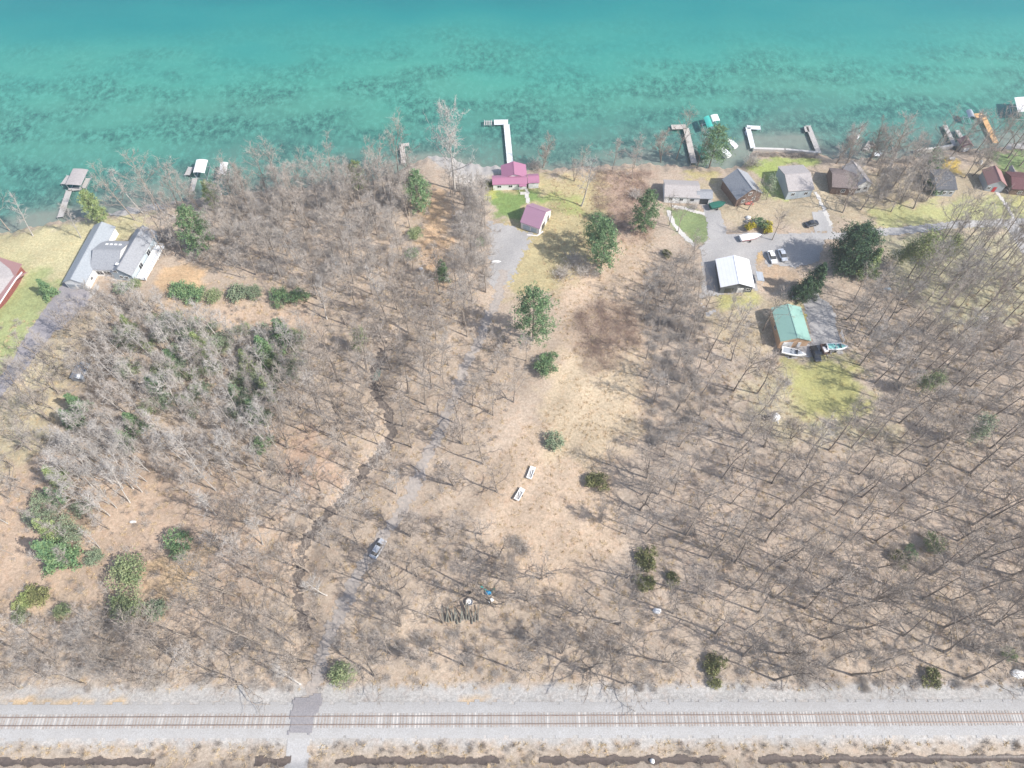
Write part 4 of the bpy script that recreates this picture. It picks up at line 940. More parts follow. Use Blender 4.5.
def bush(seed,Rr=2.5,H=2.8,clumps=60,per=28,leafs=.26):
    T=TB(seed); N=TB(seed+300); r=T.r
    for k in range(6): a=r.uniform(0,6.28); T.tube([Vector((0,0,-.2)),Vector((math.cos(a)*Rr*.4,math.sin(a)*Rr*.4,H*.6))],[.06,.02],4)
    lob=[(Vector((r.uniform(-.45,.45)*Rr,r.uniform(-.45,.45)*Rr,H*r.uniform(.3,.55))),r.uniform(.5,.8)) for _ in range(5)]
    for k in range(clumps):
        c0,rd=lob[k%5]; n=rv(r).normalized(); n.z=abs(n.z)*1.0-.15; p=c0+Vector((n.x*Rr*rd,n.y*Rr*rd,n.z*H*.55*rd))*r.uniform(.75,1.05)
        for _ in range(per): N.leafq(p+rv(r,Rr*.11),leafs*r.uniform(.7,1.3))
    return T.arr(),N.arr()
def twigbush(seed,Rr=1.3,H=1.3,n=60,w_=.028):
    N=TB(seed); r=N.r
    for k in range(n):
        b=Vector((r.gauss(0,Rr*.3),r.gauss(0,Rr*.3),0)); d=Vector((r.gauss(0,.55),r.gauss(0,.55),1)).normalized(); L=H*r.uniform(.5,1.1); N.sliver(b,d,L,w_*1.3)
        for _ in range(3): N.sliver(b+d*L*r.uniform(.3,.8),(d+rv(r,.55)).normalized(),L*.5,w_)
    return N.arr()
def proto(arrs,names,mats):
    return [(npmesh(n_,a[0],a[1],m_),n_) for a,n_,m_ in zip(arrs,names,mats)]
TREES=[]   # (x,y,r)
def place(kind,parts,label,cat,loc,rz,group=None,scale=1.0,sz=None):
    r=thing(kind,label,cat,loc,rz,group); r.scale=(scale,scale,scale*(sz or 1))
    for me,n_ in parts: o=bpy.data.objects.new(n_,me); COL.objects.link(o); o.parent=r
    return r
def bp_(*a,bark='bark',tw='twig',**k):
    A=bare(*a,**k); return dict(raw=A,parts=proto(A,('trunk','crown'),(M[bark],M[tw])))
TALL=[bp_(100+i,H=20,tf=.30+.05*(i%3),spread=.33+.04*(i%3),nl=10+i%3,nsub=7,lean=.03+.03*(i%2),crook=.05+.02*(i%3)) for i in range(9)]
SPREAD=[bp_(200+i,H=15+1.5*(i%3),tf=.14+.05*(i%3),spread=.50+.04*(i%2),nl=11+i%3,nsub=8,ntw=7,lean=.08,crook=.10,r0=.30,limb_r=.62,up=.25+.1*(i%2),stems=1+(i%3==2)) for i in range(7)]
MULTI=[bp_(300+i,H=14,tf=.28,spread=.36,nl=12,nsub=8,ntw=11,stems=3+i%2,crook=.05,r0=.3) for i in range(3)]
PALE=[bp_(400+i,H=15,tf=.35,spread=.24,nl=9,nsub=6,ntw=8,lean=.16,crook=.04,r0=.19,tww=.05,bark='bark_pale',tw='twig_pale',up=.9) for i in range(4)]
SAP=[bp_(450+i,H=12,tf=.30,spread=.20,nl=8,nsub=5,ntw=7,lean=.14,crook=.05,r0=.13,bark='bark_pale' if i%2 else 'bark',tw='twig_grey',up=.9) for i in range(4)]
GREY=[bp_(500+i,H=18,tf=.30,spread=.37,nl=11,nsub=8,ntw=15,lean=.04,crook=.06,tw='twig_grey') for i in range(3)]
WHITE=bp_(601,H=27,tf=.30,spread=.40,nl=20,nsub=9,ntw=16,tww=.06,lean=.02,crook=.04,r0=.34,bark='bark_pale',tw='twig_pale',up=.7)
HEDGE_WHITE=None
def cp(seed,mat,**k): A=conifer(seed,**k); return dict(raw=A,parts=proto(A,('trunk','foliage'),(M['bark'],M[mat])))
def bu(seed,mat,**k): A=bush(seed,**k); return dict(raw=A,parts=proto(A,('stems','foliage'),(M['bark'],M[mat])))
def near(x,y,m_): 
    for a,b_,c in TREES:
        if abs(a-x)<m_ and (a-x)**2+(b_-y)**2<m_*m_: return True
    return False
def blocked(x,y):
    for poly,mg in KEEP:
        xs_=[p[0] for p in poly]; ys_=[p[1] for p in poly]
        if x<min(xs_)-mg or x>max(xs_)+mg or y<min(ys_)-mg or y>max(ys_)+mg: continue
        if float(pdist(x,y,poly))>-mg: return True
    return False
keep(pxpoly([(785,362),(846,360),(862,395),(856,412),(805,415)]),.1); keep(pxpoly([(486,192),(540,189),(545,200),(525,206),(518,222),(497,218)]),.1)
KEEPN=len(KEEP)
keep(pxpoly([(158,266),(205,262),(240,285),(312,288),(318,328),(212,332),(205,305),(160,300)]),.1)
keep(pxpoly([(190,232),(225,232),(222,275),(185,275)]),.1)
keep(pxpoly([(186,206),(232,206),(232,190),(186,195)]),.1)
keep(pxpoly([(424,190),(448,190),(452,250),(440,290),(422,290)]),.1)
keep(pxpoly([(700,290),(765,290),(800,345),(790,380),(765,390),(745,330)]),.1)
keep(pxpoly([(560,350),(560,240),(640,240),(640,300),(645,400),(600,450),(610,540),(560,560),(520,520),(520,420)]),.1)
# ---- hand placed evergreens & shrubs : (px,py base) ---
def T1(kind,P,label,cat,px,py,rz=0,scale=1,sz=None,keepr=2.0,group=None):
    g_=G(px,py); place(kind,P['parts'],label,cat,g_,rz,group,scale,sz); TREES.append((g_[0],g_[1],keepr))
pA=cp(1,'pine',H=20,R0=6.2,z0=.22,n_b=60,tuft=42); pB=cp(2,'pine',H=18,R0=4.8,z0=.12,n_b=62,tuft=36); pC=cp(3,'pine_pale',H=15,R0=3.6,z0=.1,n_b=54,tuft=30); pD=cp(4,'pine_dark',H=15,R0=5.6,z0=.05,n_b=90,tuft=50,shape='spruce'); pD2=cp(8,'pine_dark',H=17,R0=8.0,z0=.06,n_b=120,tuft=75)
pE=cp(5,'pine',H=9,R0=2.9,z0=.04,n_b=60,tuft=40,shape='spruce'); pF=cp(6,'olive',H=9,R0=2.6,z0=.04,n_b=50,tuft=26,shape='spruce')
pG=cp(7,'pine_pale',H=12,R0=3.2,z0=.1,n_b=60,tuft=36,shape='spruce')
T1('pine_tree',pA,'tall green pine standing alone at the left edge of the straw field','pine',533,341)
T1('pine_tree',pB,'green pine beside the grey brush between the purple roofed garage and the field','pine',601,268,1)
T1('pine_tree',pA,'smaller pine rising behind the other one near the purple roofed garage','pine',594,250,2,.7)
T1('pine_tree',pB,'narrow pine at the right edge of the field near the white walled house','pine',642,233,3,.85,1.1)
T1('pine_tree',pB,'dark green pine between the grey house and the sapling woods','pine',206,252,4,1.0,keepr=5)
T1('pine_tree',pC,'pale yellow green pine leaning over the shore near the grey house','pine',104,224,5,.85)
T1('pine_tree',pC,'pale pine at the shore beside the narrow white canopy','pine',217,208,6,.7)
T1('pine_tree',pB,'bright pine beside the tan track left of the big white tree','pine',421,212,7,.85)
T1('pine_tree',pC,'slender olive pine in the brush left of the tan track','pine',360,190,2,.75)
T1('pine_tree',pA,'broad shoreline pine in front of the teal and white canopies','pine',709,168,1,.78)
T1('spruce_tree',pD2,'very large round dark evergreen standing beside the lane','evergreen',846,266,0,.86)
T1('evergreen_tree',pG,'yellow green evergreen growing against the right side of the large dark one','evergreen',862,278,1,1.0)
T1('spruce_tree',pD,'dark evergreen nearer the green roofed garage, left one of a pair','evergreen',798,299,2,.62)
T1('spruce_tree',pD,'taller dark evergreen above the bench table, right one of a pair','evergreen',808,294,3,.75,1.1)
T1('spruce_tree',pE,'small dark green conifer on the lawn beside the left driveway','evergreen',52,296,0,.75)
T1('cedar_tree',pE,'small green cedar by the tan track below the bright pine','evergreen',443,278,1,.8)
sp1=bp_(777,H=14,tf=.3,spread=.3,nl=10,nsub=8,ntw=14,tw='twig'); 
def leafy(seed,mat,H=13,spread=.26):
    A,Bc=bare(seed,H=H,tf=.3,spread=spread,nl=10,nsub=7,ntw=6); N=TB(seed); vb=Bc[0][Bc[1][::2,2]]
    for p in vb[::1]:
        for _ in range(7): N.leafq(Vector([float(q) for q in p])+rv(N.r,.5),.34)
    Ln=N.arr(); me=npmesh('crown',Bc[0],Bc[1],M['twig']); 
    return dict(parts=proto((A,Ln),('trunk','foliage'),(M['bark'],M[mat]))+[(me,'crown')])
lfA=leafy(801,'spring'); lfB=leafy(802,'soft_green',11); lfC=leafy(803,'grey_green',12)
T1('budding_tree',lfA,'tall pale green budding tree over the lane right of the dark evergreen','tree',908,278,0,1.2)
T1('budding_tree',lfA,'second pale green budding tree left of the first beside the lane','tree',893,270,2,.85)
T1('budding_tree',lfA,'pale green budding tree furthest right of the three beside the lane','tree',936,266,4,.8)
T1('budding_tree',lfB,'pale green budding tree in the woods right of the yellow lawn','tree',917,395,1,.9)
T1('budding_tree',lfC,'grey green budding tree near the right border below the lane woods','tree',962,445,1,.9)
T1('budding_tree',lfB,'light green budding tree left of the creek bend','tree',362,352,3,.75)
T1('budding_tree',lfC,'green budding tree beside the dark gable house','tree',766,200,3,.7)
for i,(x,y,s,P,l) in enumerate([(588,233,1,'','')][:0]): pass
bA=bu(21,'pine',Rr=2.6,H=3); bB=bu(22,'soft_green',Rr=3.2,H=3.6,clumps=80); bC=bu(23,'grey_green',Rr=2.6,H=2.8); bD=bu(24,'olive',Rr=2,H=2.2); bE=bu(25,'golden',Rr=1.5,H=2.4); bF=bu(26,'spring',Rr=2.2,H=2); bG=bu(27,'pine',Rr=3,H=3.4,clumps=80)
shr=[(126,575,bB,1.5,'large round soft green shrub, upper of the two biggest at lower left'),(181,548,bA,1.35,'round dark green shrub right of the upper big green shrub'),(139,608,bB,1.35,'large round soft green shrub, lower of the two biggest at lower left'),(161,610,bC,1.1,'grey green shrub tucked against the right of the lower big shrub'),
(262,448,bG,1.0,'round green shrub at the right edge of the sapling stand'),(184,296,bG,1.25,'dark green round shrub, left end of the hedge row below the orange patch'),(199,297,bG,1.1,'dark green shrub second in the row below the orange patch'),(213,298,bB,.95,'soft green shrub in the middle of the row below the orange patch'),(237,296,bC,1.25,'grey green shrub with bare twigs at the right of the row'),(253,297,bC,1.1,'small grey green shrub between the row and the oval shrub'),
(282,299,bG,1.1,'dark green oval shrub left part on the pink clearing'),(298,299,bG,1.0,'dark green oval shrub right part on the pink clearing'),
(545,372,bG,1.15,'green shrubby pine below the tall lone pine'),(549,360,bA,.9,'small upper lobe of green above the shrubby pine'),
(592,485,bF,.0,''),(596,484,bD,1.25,'small olive juniper in the straw clearing right of the trailers'),(647,561,bD,1.3,'olive shrub upper left of the trio in the lower woods'),(645,583,bD,1.0,'olive brown shrub lowest of the trio in the lower woods'),(671,580,bD,.8,'small olive shrub rightmost of the trio in the lower woods'),
(340,680,bB,1.0,'fresh green shrub beside the railway crossing track'),(935,548,bB,.9,'green shrub in the right woods, right one of a pair'),(909,553,bA,.7,'dark green shrub in the right woods, left one of a pair'),(897,560,bD,1.0,'olive shrub just below the pair in the right woods'),(714,666,bD,1.1,'olive shrub at the woods edge above the track'),(714,682,bD,.7,'small olive shrub below the other at the woods edge above the track'),(929,678,bD,1.0,'olive shrub near the track at lower right'),(1003,655,bB,.6,'tiny green shrub near the track at far lower right'),
(60,545,bG,1.1,'green shrub at the foot of the left hedge line'),(40,596,bD,1.3,'olive shrub near the left border at lower left'),(25,600,bF,1.1,'yellow green shrub at the left border'),(62,615,bB,.7,'small green shrub below the olive one at lower left'),(26,620,bB,.7,'small green shrub close to the left border above the brush'),
(98,560,bC,.9,'grey green shrub left of the upper big shrub'),(666,255,bD,.7,'small olive shrub at the corner of the parking yard lawn'),(552,443,bC,1.1,'grey green low shrub at the bottom of the straw field'),(480,245,bC,.7,'dull shrub at the edge of the gravel yard'),
(740,250,bD,.0,''),(412,255,bC,.9,'grey green shrub beside the tan track'),(416,240,bB,.9,'green shrub beside the upper tan track'),
(490,187,bD,.9,'dark shrub at the left corner of the purple roofed cottage'),(126,290,bC,1.0,'grey shrub in front of the blue gable of the grey house'),(134,288,bB,.7,'green shrub at the corner of the grey house'),(785,218,bD,.0,'')]
for i,(x,y,P,s,l) in enumerate(shr):
    if s>0: T1('shrub',P,l,'shrub',x,y,i*1.7,s,keepr=s*2)
T1('shrub',bE,'golden shrub, the left of two beside the shrink wrapped boat','shrub',750,229,1,1.0); T1('shrub',bE,'golden shrub, the broader right one above the shrink wrapped boat','shrub',767,230,2,1.25); T1('shrub',bA,'dark green shrub between the two golden shrubs above the boat','shrub',760,227,2,1.0)
# left mixed pines inside the sapling stand
for i,(x,y,P,s,l) in enumerate([(287,345,pE,1.2,'dark green young pine at the upper right of the sapling stand'),(270,362,pE,1.2,'green young pine second from the top right of the sapling stand'),(272,398,pG,.8,'pale young pine in the middle of the sapling stand right side'),(252,372,pG,.8,'yellow green young pine left of the pair at the upper right of the saplings'),(207,356,pG,.85,'bright yellow green young pine in the middle of the sapling stand'),(177,366,pE,.8,'dull young pine deep in the left of the sapling stand'),(240,400,pE,.8,'dull green young pine low in the sapling stand'),(135,335,pG,.7,'yellow green young pine at the top left of the sapling stand'),(160,395,pE,.9,'grey green young pine low in the left sapling stand'),(260,420,pE,1.0,'dark young pine above the round green shrub'),
 (84,412,pE,.9,'green hedge line pine, topmost by the brushy fence line'),(76,425,pE,.8,'dark green hedge line pine second from the top'),(66,485,pG,.8,'pale green hedge line pine in the middle'),(60,500,pE,.7,'dark hedge line pine just below the pale one'),(66,562,pE,1.3,'tall dark green hedge line pine near the bottom of the line'),(58,535,pG,.8,'bright green hedge line pine above the tallest'),(140,430,pE,.9,'dull green pine in the pale birches'),(130,445,pE,.8,'second dull green pine in the pale birches'),(110,500,pE,.0,'')]):
    if s>0: T1('young_pine',P,l,'pine',x,y,i*1.3,s,keepr=1.2)
rr=random.Random(77); W=pxpoly([(125,318),(165,305),(215,312),(300,345),(300,370),(268,410),(215,420),(160,420),(120,380)]); xs_=[p[0] for p in W]; ys_=[p[1] for p in W]; k=0; W=pxpoly([(125,325),(160,318),(215,330),(302,335),(302,375),(268,415),(215,420),(160,420),(120,380)]); xs_=[p[0] for p in W]; ys_=[p[1] for p in W]
tall_g=bu(41,'grey_green',Rr=2.3,H=4.2,clumps=70,leafs=.2,per=18); tall_s=bu(42,'soft_green',Rr=2.2,H=4.0,clumps=60,leafs=.2,per=18)
while k<85:
    x=rr.uniform(min(xs_),max(xs_)); y=rr.uniform(min(ys_),max(ys_))
    if not bool(inpoly(x,y,W)): continue
    P=tall_g if rr.random()<.5 else tall_s; w_='grey green' if P is tall_g else 'soft green'
    place('shrub',P['parts'],w_+' leafy shrub growing among the pale saplings left of the creek woods','shrub',(x,y,hz(x,y)),rr.uniform(0,6),w_+' shrubs among the saplings',rr.uniform(.8,1.35)); k+=1
for i,(x,y) in enumerate([(48,505),(57,520),(72,528),(88,512),(80,540),(40,522)]):
    g_=G(x,y); place('shrub',tall_g['parts'],'grey green shrub filling the lower hedge line between its pines','shrub',g_,i,'grey green shrubs in the lower hedge line',1.2)
# clipped hedge between houses, berm hedge
hb=bu(31,'pine',Rr=1.5,H=2.2,clumps=50)
for k in range(6):
    g_=G(933-k*.8+k*1.1,193-k*7.2); place('hedge_shrub',hb['parts'],'dark green hedge shrub in the column left of the dark slate coloured roof','shrub',g_,k*1.1,'hedge shrubs left of the dark roof',1.5); TREES.append((g_[0],g_[1],1.5))
TWB=[twigbush(700+i) for i in range(5)]
twm=[npmesh('bare_shrub',a[0],a[1],M['twig']) for a in TWB]; 
big=[twigbush(720+i,2.2,2.3,200,.035) for i in range(3)]; bigm=[npmesh('bare_shrub',a[0],a[1],M['twig_grey']) for a in big]
# rounded bare shrub by sea wall dock and others
for px,py,s,l in [(752,164,1.6,'dense rounded bare shrub at the foot of the white L shaped dock'),(790,158,.0,''),(694,208,1.0,'low reddish bare shrub in front of the white walled house'),(575,262,1.6,'grey bare shrub left of the pines by the field, upper'),(562,275,1.7,'grey bare shrub left of the pines by the field, lower'),(585,272,1.5,'grey bare shrub at the foot of the green pine by the field'),(597,275,.9,'small grey bare shrub right of the foot of the green pine'),(536,168,1.5,'bare shrub on the shore beside the purple roofed cottage'),(636,196,1.2,'dark bare shrub left of the narrow pine'),(517,543,1.1,'dark brush patch in the straw clearing, upper left'),(524,551,1.2,'dark brush patch in the straw clearing, lower right')]:
    if s>0:
        g_=G(px,py); o=link('bare_shrub',bigm[int(px)%3],None,g_,px); o.scale=(s,s,s*.9); tag(o,l,'shrub'); TREES.append((g_[0],g_[1],1.5))
# ---- named bare trees
named=[(455,190,WHITE,1.0,'tallest pale white barked tree rising over the water left of the cottage'),
(543,168,MULTI[0],.85,'multi stemmed bare tree on the shore right of the purple cottage'),(581,206,PALE[0],1.25,'slender pale bare tree on the yard right of the purple roofed garage'),
(483,464,TALL[0],.85,'upright bare tree beside the driveway just above the low spreading one'),(498,492,SPREAD[0],.75,'low wide spreading bare tree left of the two white trailers'),
(453,538,MULTI[1],.8,'multi stemmed bare tree beside the driveway right of the silver car'),(640,510,SPREAD[1],.75,'forked dark bare tree right of the small olive juniper'),(602,521,MULTI[2],.6,'small pale bare tree below the small olive juniper'),
(611,465,SPREAD[2],.5,'small bushy bare tree at the bottom of the straw field'),(577,614,SPREAD[3],.7,'crooked dark bare tree in the lower middle above the railway'),(560,618,TALL[2],.6,'thin bare tree left of the crooked dark one'),
(676,160,TALL[1],.85,'bare shore tree left of the brown L shaped dock'),(661,163,MULTI[0],.9,'multi stemmed bare shore tree leftmost by the brown dock'),(697,168,TALL[3],.7,'bare shore tree at the foot of the brown dock'),
(135,220,TALL[4],.95,'bare tree on the left beach with a long leaning trunk'),(143,213,PALE[1],1.1,'pale bare tree leaning beside the other on the left beach'),(33,236,PALE[2],.9,'thin bare tree on the dry lawn at the far left shore'),(81,238,PALE[3],.9,'thin bare tree on the dry lawn in front of the grey house'),(10,231,TALL[5],.8,'bare tree on the bank at the far left edge'),
(790,439,MULTI[1],.6,'small forked bare tree below the white tarpaulin'),(846,320,SPREAD[0],.7,'bare tree with dark forked limbs right of the green roofed garage yard'),(893,345,TALL[6],.9,'tall bare tree in the woods right of the garage yard'),
(724,262,TALL[0],.0,''),(702,318,SPREAD[1],.75,'forked bare tree left of the white roofed workshop'),(763,330,TALL[2],.8,'bare tree between the workshop and the green roofed garage'),
(955,238,SPREAD[2],.8,'wide forked bare tree standing beside the pale lane'),(1018,208,SPREAD[3],.55,'forked bare tree on the lawn of the maroon roofed cottage'),(965,178,TALL[1],.8,'bare tree between the slate coloured roof and the dull red roof'),
(678,232,TALL[4],.55,'thin dark trunk tree on the lawn path, nearest the field'),(669,226,TALL[2],.55,'thin dark trunk tree beside the narrow pine'),(748,210,SPREAD[1],.6,'bare tree leaning over the dark gable house'),(772,240,TALL[5],.6,'bare tree beside the parking yard hedge'),
(838,178,TALL[3],.8,'bare tree behind the brown and grey roofed house'),(890,155,SPREAD[0],.75,'shore tree with dark limbs over the water right of the jet skis'),(872,158,MULTI[2],.9,'pale multi stemmed shore tree beside the jet skis'),(930,157,TALL[0],.8,'bare shore tree left of the sea wall hedge'),(958,152,TALL[6],.75,'bare shore tree beside the little boathouse'),(972,176,MULTI[0],.8,'many stemmed bare tree left of the dull red roof'),
(100,345,SPREAD[2],.8,'tangled bare tree in the brush line above the tarp shed'),(58,372,SPREAD[0],.6,'bare tree on the dry lawn left of the tarp shed'),(32,450,SPREAD[1],.7,'bare tree on the pale lawn at the left border')]
for i,(x,y,P,s,l) in enumerate(named):
    if s>0: T1('bare_tree',P,l,'tree',x,y,i*2.1,s,keepr=3)
# ---- regions of woods : (name,polygon px,spacing,protos,scale range,label stem)
def region(P): return pxpoly(P)
REG=[
('shore_left',[(150,205),(200,199),(260,193),(330,188),(376,182),(400,176),(415,190),(410,215),(300,230),(230,235),(215,215),(160,228)],4.2,TALL+GREY+MULTI,(.7,1.0),'on the wooded shore left of the bright pine'),
('upper_left',[(165,235),(230,235),(410,215),(418,300),(380,330),(320,330),(310,300),(270,285),(230,285),(215,262),(160,262)],5.0,TALL+GREY+PALE,(.65,.95),'in the upper left woods above the dark green shrub row'),
('mid_left',[(320,330),(418,300),(425,330),(430,400),(420,450),(395,505),(300,505),(265,430),(300,400)],6.2,TALL+GREY+SPREAD[:3]+PALE[:1],(.7,1.05),'in the woods on both sides of the creek'),
('drive_upper',[(425,295),(488,250),(495,300),(470,350),(440,420),(428,380)],4.6,TALL+GREY+MULTI,(.6,.9),'between the creek woods and the upper driveway'),
('white_row',[(448,195),(470,195),(488,215),(490,250),(484,285),(462,250),(452,220)],3.0,GREY+PALE+SAP,(.6,.95),'in the row between the tan track and the gravel yard'),
('drive_right',[(485,350),(528,350),(535,400),(500,440),(485,480),(450,510),(430,490),(455,420)],7.5,SPREAD+MULTI+GREY,(.6,1.0),'right of the driveway below the tall lone pine'),
('fieldlow',[(450,520),(500,530),(560,600),(640,590),(650,690),(350,690),(370,600),(400,540)],7.2,TALL[:4]+SPREAD+MULTI,(.65,1.1),'in the lower middle woods above the railway'),
('low_left',[(180,505),(400,510),(365,580),(340,625),(315,688),(170,690),(150,640),(200,600),(210,555)],6.3,SPREAD+TALL[:3]+GREY+PALE[:2],(.65,1.05),'in the lower left woods beside the creek and crossing'),
('track_left',[(-60,625),(160,630),(180,690),(-60,690)],3.8,SPREAD+GREY+PALE,(.5,.75),'in the brush belt above the railway at lower left'),
('field_edge',[(640,300),(700,320),(700,470),(640,590),(600,560),(620,510),(650,440)],5.2,GREY+TALL+SPREAD,(.5,.8),'at the right edge of the straw field'),
('right_a',[(700,325),(760,300),(772,350),(770,440),(860,440),(860,560),(700,560),(660,500),(700,440)],6.2,TALL+GREY+SPREAD[:2],(.65,1.0),'in the woods left of and below the yellow lawn'),
('right_b',[(845,300),(900,300),(1060,300),(1080,440),(860,440),(880,420),(860,370)],5.8,TALL+GREY+MULTI,(.65,1.0),'in the grey woods right of the yellow lawn'),
('right_c',[(860,440),(1090,440),(1110,560),(860,560)],6.6,TALL+SPREAD[:3],(.7,1.05),'in the middle of the right hand woods'),
('right_d',[(650,560),(860,560),(1110,560),(1130,660),(1100,680),(650,680)],6.4,SPREAD+TALL,(.65,1.1),'in the woods above the railway at lower right'),
('lane',[(940,240),(1000,240),(1060,300),(900,300)],4.2,TALL+GREY,(.7,.95),'in the tree belt below the pale lane'),
('yards',[(830,160),(925,160),(930,215),(870,215),(840,215)],5.0,GREY+MULTI+SPREAD,(.65,.95),'among the lakeside houses at upper right'),
('yards2',[(960,150),(1060,145),(1060,190),(975,165)],5.5,GREY+TALL,(.65,.95),'near the cottages at the upper right corner'),
('shore_right',[(825,157),(925,155),(1060,146),(1060,156),(960,160),(925,166),(830,168)],4.6,GREY+MULTI+SPREAD[:3],(.8,1.1),'along the shore right of the sea wall'),
('lanes',[(965,226),(1060,215),(1060,240),(970,242)],7,GREY+SPREAD,(.6,.85),'beside the far right end of the lane'),
('shore_mid',[(560,168),(640,166),(640,180),(560,182)],8,SPREAD+GREY+MULTI,(.5,.75),'on the bank between the cottage and the brown dock'),
('ws',[(660,270),(705,262),(702,318),(660,330)],4.5,SPREAD+GREY,(.5,.7),'left of the white roofed workshop'),
('mid_tp',[(772,290),(800,290),(770,305),(760,330),(755,305)],5,TALL,(.5,.7),'between the workshop and the green roofed garage'),
('far_left',[(-40,300),(-40,232),(0,236),(-5,262)],9,PALE,(.6,.8),'at the far left shore'),
('left_low',[(0,400),(70,330),(110,310),(140,330),(100,390),(60,470),(0,600),(-50,600)],5.5,SPREAD+PALE+GREY,(.5,.8),'in the brushy line along the dry left lawn'),
]
words={'T':'tall straight trunked','S':'wide limbed dark','M':'many stemmed','P':'pale barked slender','G':'grey twiggy','s':'thin young'}
fam={}
for k_,L_ in (('T',TALL),('S',SPREAD),('M',MULTI),('P',PALE),('G',GREY),('s',SAP)):
    for q in L_: fam[id(q)]=k_
cand=[]
for name,P,spc,protos,(s0,s1),stem in REG:
    W=region(P); xs_=[p[0] for p in W]; ys_=[p[1] for p in W]; area=0
    for i in range(len(W)): area+=W[i][0]*W[(i+1)%len(W)][1]-W[(i+1)%len(W)][0]*W[i][1]
    area=abs(area)/2; n=int(area/(spc*spc)*9); rr=random.Random(hash(name)%1000 if False else sum(map(ord,name)))
    for _ in range(n):
        x=rr.uniform(min(xs_),max(xs_)); y=rr.uniform(min(ys_),max(ys_))
        if not bool(inpoly(x,y,W)) or near(x,y,spc*rr.uniform(.62,1.0)): continue
        if float(shore_y(x))-y<1.2 or blocked(x,y): continue
        TREES.append((x,y,2)); cand.append([x,y,protos[rr.randrange(len(protos))],rr.uniform(s0,s1),rr.uniform(0,6.28),stem])
print('TREES bare',len(cand))
cand.sort(key=lambda c:-(c[3]*20/(c[1]**2+CH**2)**.5))
NIND=300-len([1 for q in named if q[3]>0])
def merge(items,which,name,mat,kind_label=None):
    VV=[];FF=[];off_=0
    for (v,f,x,y,s,a) in items:
        c,sn=math.cos(a)*s,math.sin(a)*s; q=np.empty_like(v); q[:,0]=v[:,0]*c-v[:,1]*sn+x; q[:,1]=v[:,0]*sn+v[:,1]*c+y; q[:,2]=v[:,2]*s+hz(x,y); VV.append(q); FF.append(f+off_); off_+=len(v)
    o=link(name,npmesh(name,np.concatenate(VV),np.concatenate(FF),mat)); tag(o,kind='stuff'); return o
for i,(x,y,P,s,a,stem) in enumerate(cand[:NIND]):
    k_=fam[id(P)]; place('bare_tree',P['parts'],words[k_]+' bare tree '+stem,'tree',(x,y,hz(x,y)),a,words[k_]+' bare trees '+stem,s)
rest_=cand[NIND:]
if rest_:
    o=merge([(*P['raw'][0],x,y,s,a) for x,y,P,s,a,_ in rest_],0,'woodland',M['bark']); tag(o,'mass of further bare trunks standing through the woods','woodland')
    o=merge([(*P['raw'][1],x,y,s,a) for x,y,P,s,a,_ in rest_],1,'woodland',M['twig_grey']); tag(o,'haze of further bare twigs over the woods','woodland')
# saplings stand (left)
sapreg=[([(110,310),(150,308),(205,335),(310,340),(312,380),(270,470),(200,500),(130,470),(100,420),(110,350)],3.1,SAP+PALE[:1],(.7,1.1),'pale bare sapling leaning in the young stand left of the creek woods'),
 ([(85,430),(130,440),(150,470),(140,505),(100,520),(70,480)],2.8,PALE,(.75,1.0),'white barked birch in the pale clump beside the hedge line pines'),
 ([(70,500),(110,520),(110,560),(70,575),(40,520)],3.2,SAP,(.7,1),'slender grey sapling along the lower hedge line')]
ns=0
for P,spc,protos,(s0,s1),lab in sapreg:
    W=region(P); xs_=[p[0] for p in W]; ys_=[p[1] for p in W]; rr=random.Random(int(spc*100)+5); A_=(max(xs_)-min(xs_))*(max(ys_)-min(ys_)); mine=[]
    for _ in range(int(A_/spc/spc*5)):
        x=rr.uniform(min(xs_),max(xs_)); y=rr.uniform(min(ys_),max(ys_))
        if not bool(inpoly(x,y,W)) or blocked(x,y): continue
        if any((a-x)**2+(b_-y)**2<(spc*.7)**2 for a,b_ in mine): continue
        mine.append((x,y)); ns+=1
        if ns>290: break
        place('sapling',protos[rr.randrange(len(protos))]['parts'],lab,'sapling',(x,y,hz(x,y)),rr.uniform(0,6.28),'saplings: '+lab,rr.uniform(s0,s1))
print('saplings',ns)
# ---- undergrowth brush as stuff
def brush(name,P,spc,arrs,mat,s0,s1,label,seed,world=None,jit=.6):
    W=world or region(P); xs_=[p[0] for p in W]; ys_=[p[1] for p in W]; r=np.random.default_rng(seed); A_=(max(xs_)-min(xs_))*(max(ys_)-min(ys_)); n=int(A_/spc/spc)
    x=r.uniform(min(xs_),max(xs_),n); y=r.uniform(min(ys_),max(ys_),n); ok=inpoly(x,y,W)&(shore_y(x)-y>.6)
    for poly,mg in KEEP[:KEEPN]: ok&=~(pdist(x,y,poly)>-.3)
    # clumpy
    ok&=(.5*np.sin(x*.35+1.7*np.sin(y*.21))*np.sin(y*.4+x*.13)+.5*np.sin(x*.11-y*.07+seed)*np.sin(y*.17+x*.06)+r.uniform(-1,1,n)*(jit+.4))>.0
    x=x[ok];y=y[ok]; items=[(*arrs[i%len(arrs)],x[i],y[i],r.uniform(s0,s1),r.uniform(0,6.28)) for i in range(len(x))]
    if items:
        o=merge(items,0,name,mat); tag(o,label,'undergrowth',kind='stuff')
allw=[(-60,330),(150,300),(420,180),(480,300),(520,360),(500,440),(470,520),(560,600),(650,560),(700,320),(900,300),(1100,240),(1150,690),(-80,690)]
brush('brush',allw,3.4,TWB,M['twig'],.4,1.0,'low bare brush covering the woodland floor',1)
brush('brush',allw,3.6,TWB,M['twig_grey'],.5,1.2,'low grey brush covering the woodland floor',2)
brush('brush',[(-60,618),(1100,640),(1100,690),(-60,692)],1.8,big+TWB,M['twig_grey'],.4,.8,'dense grey brush belt above the railway',3)
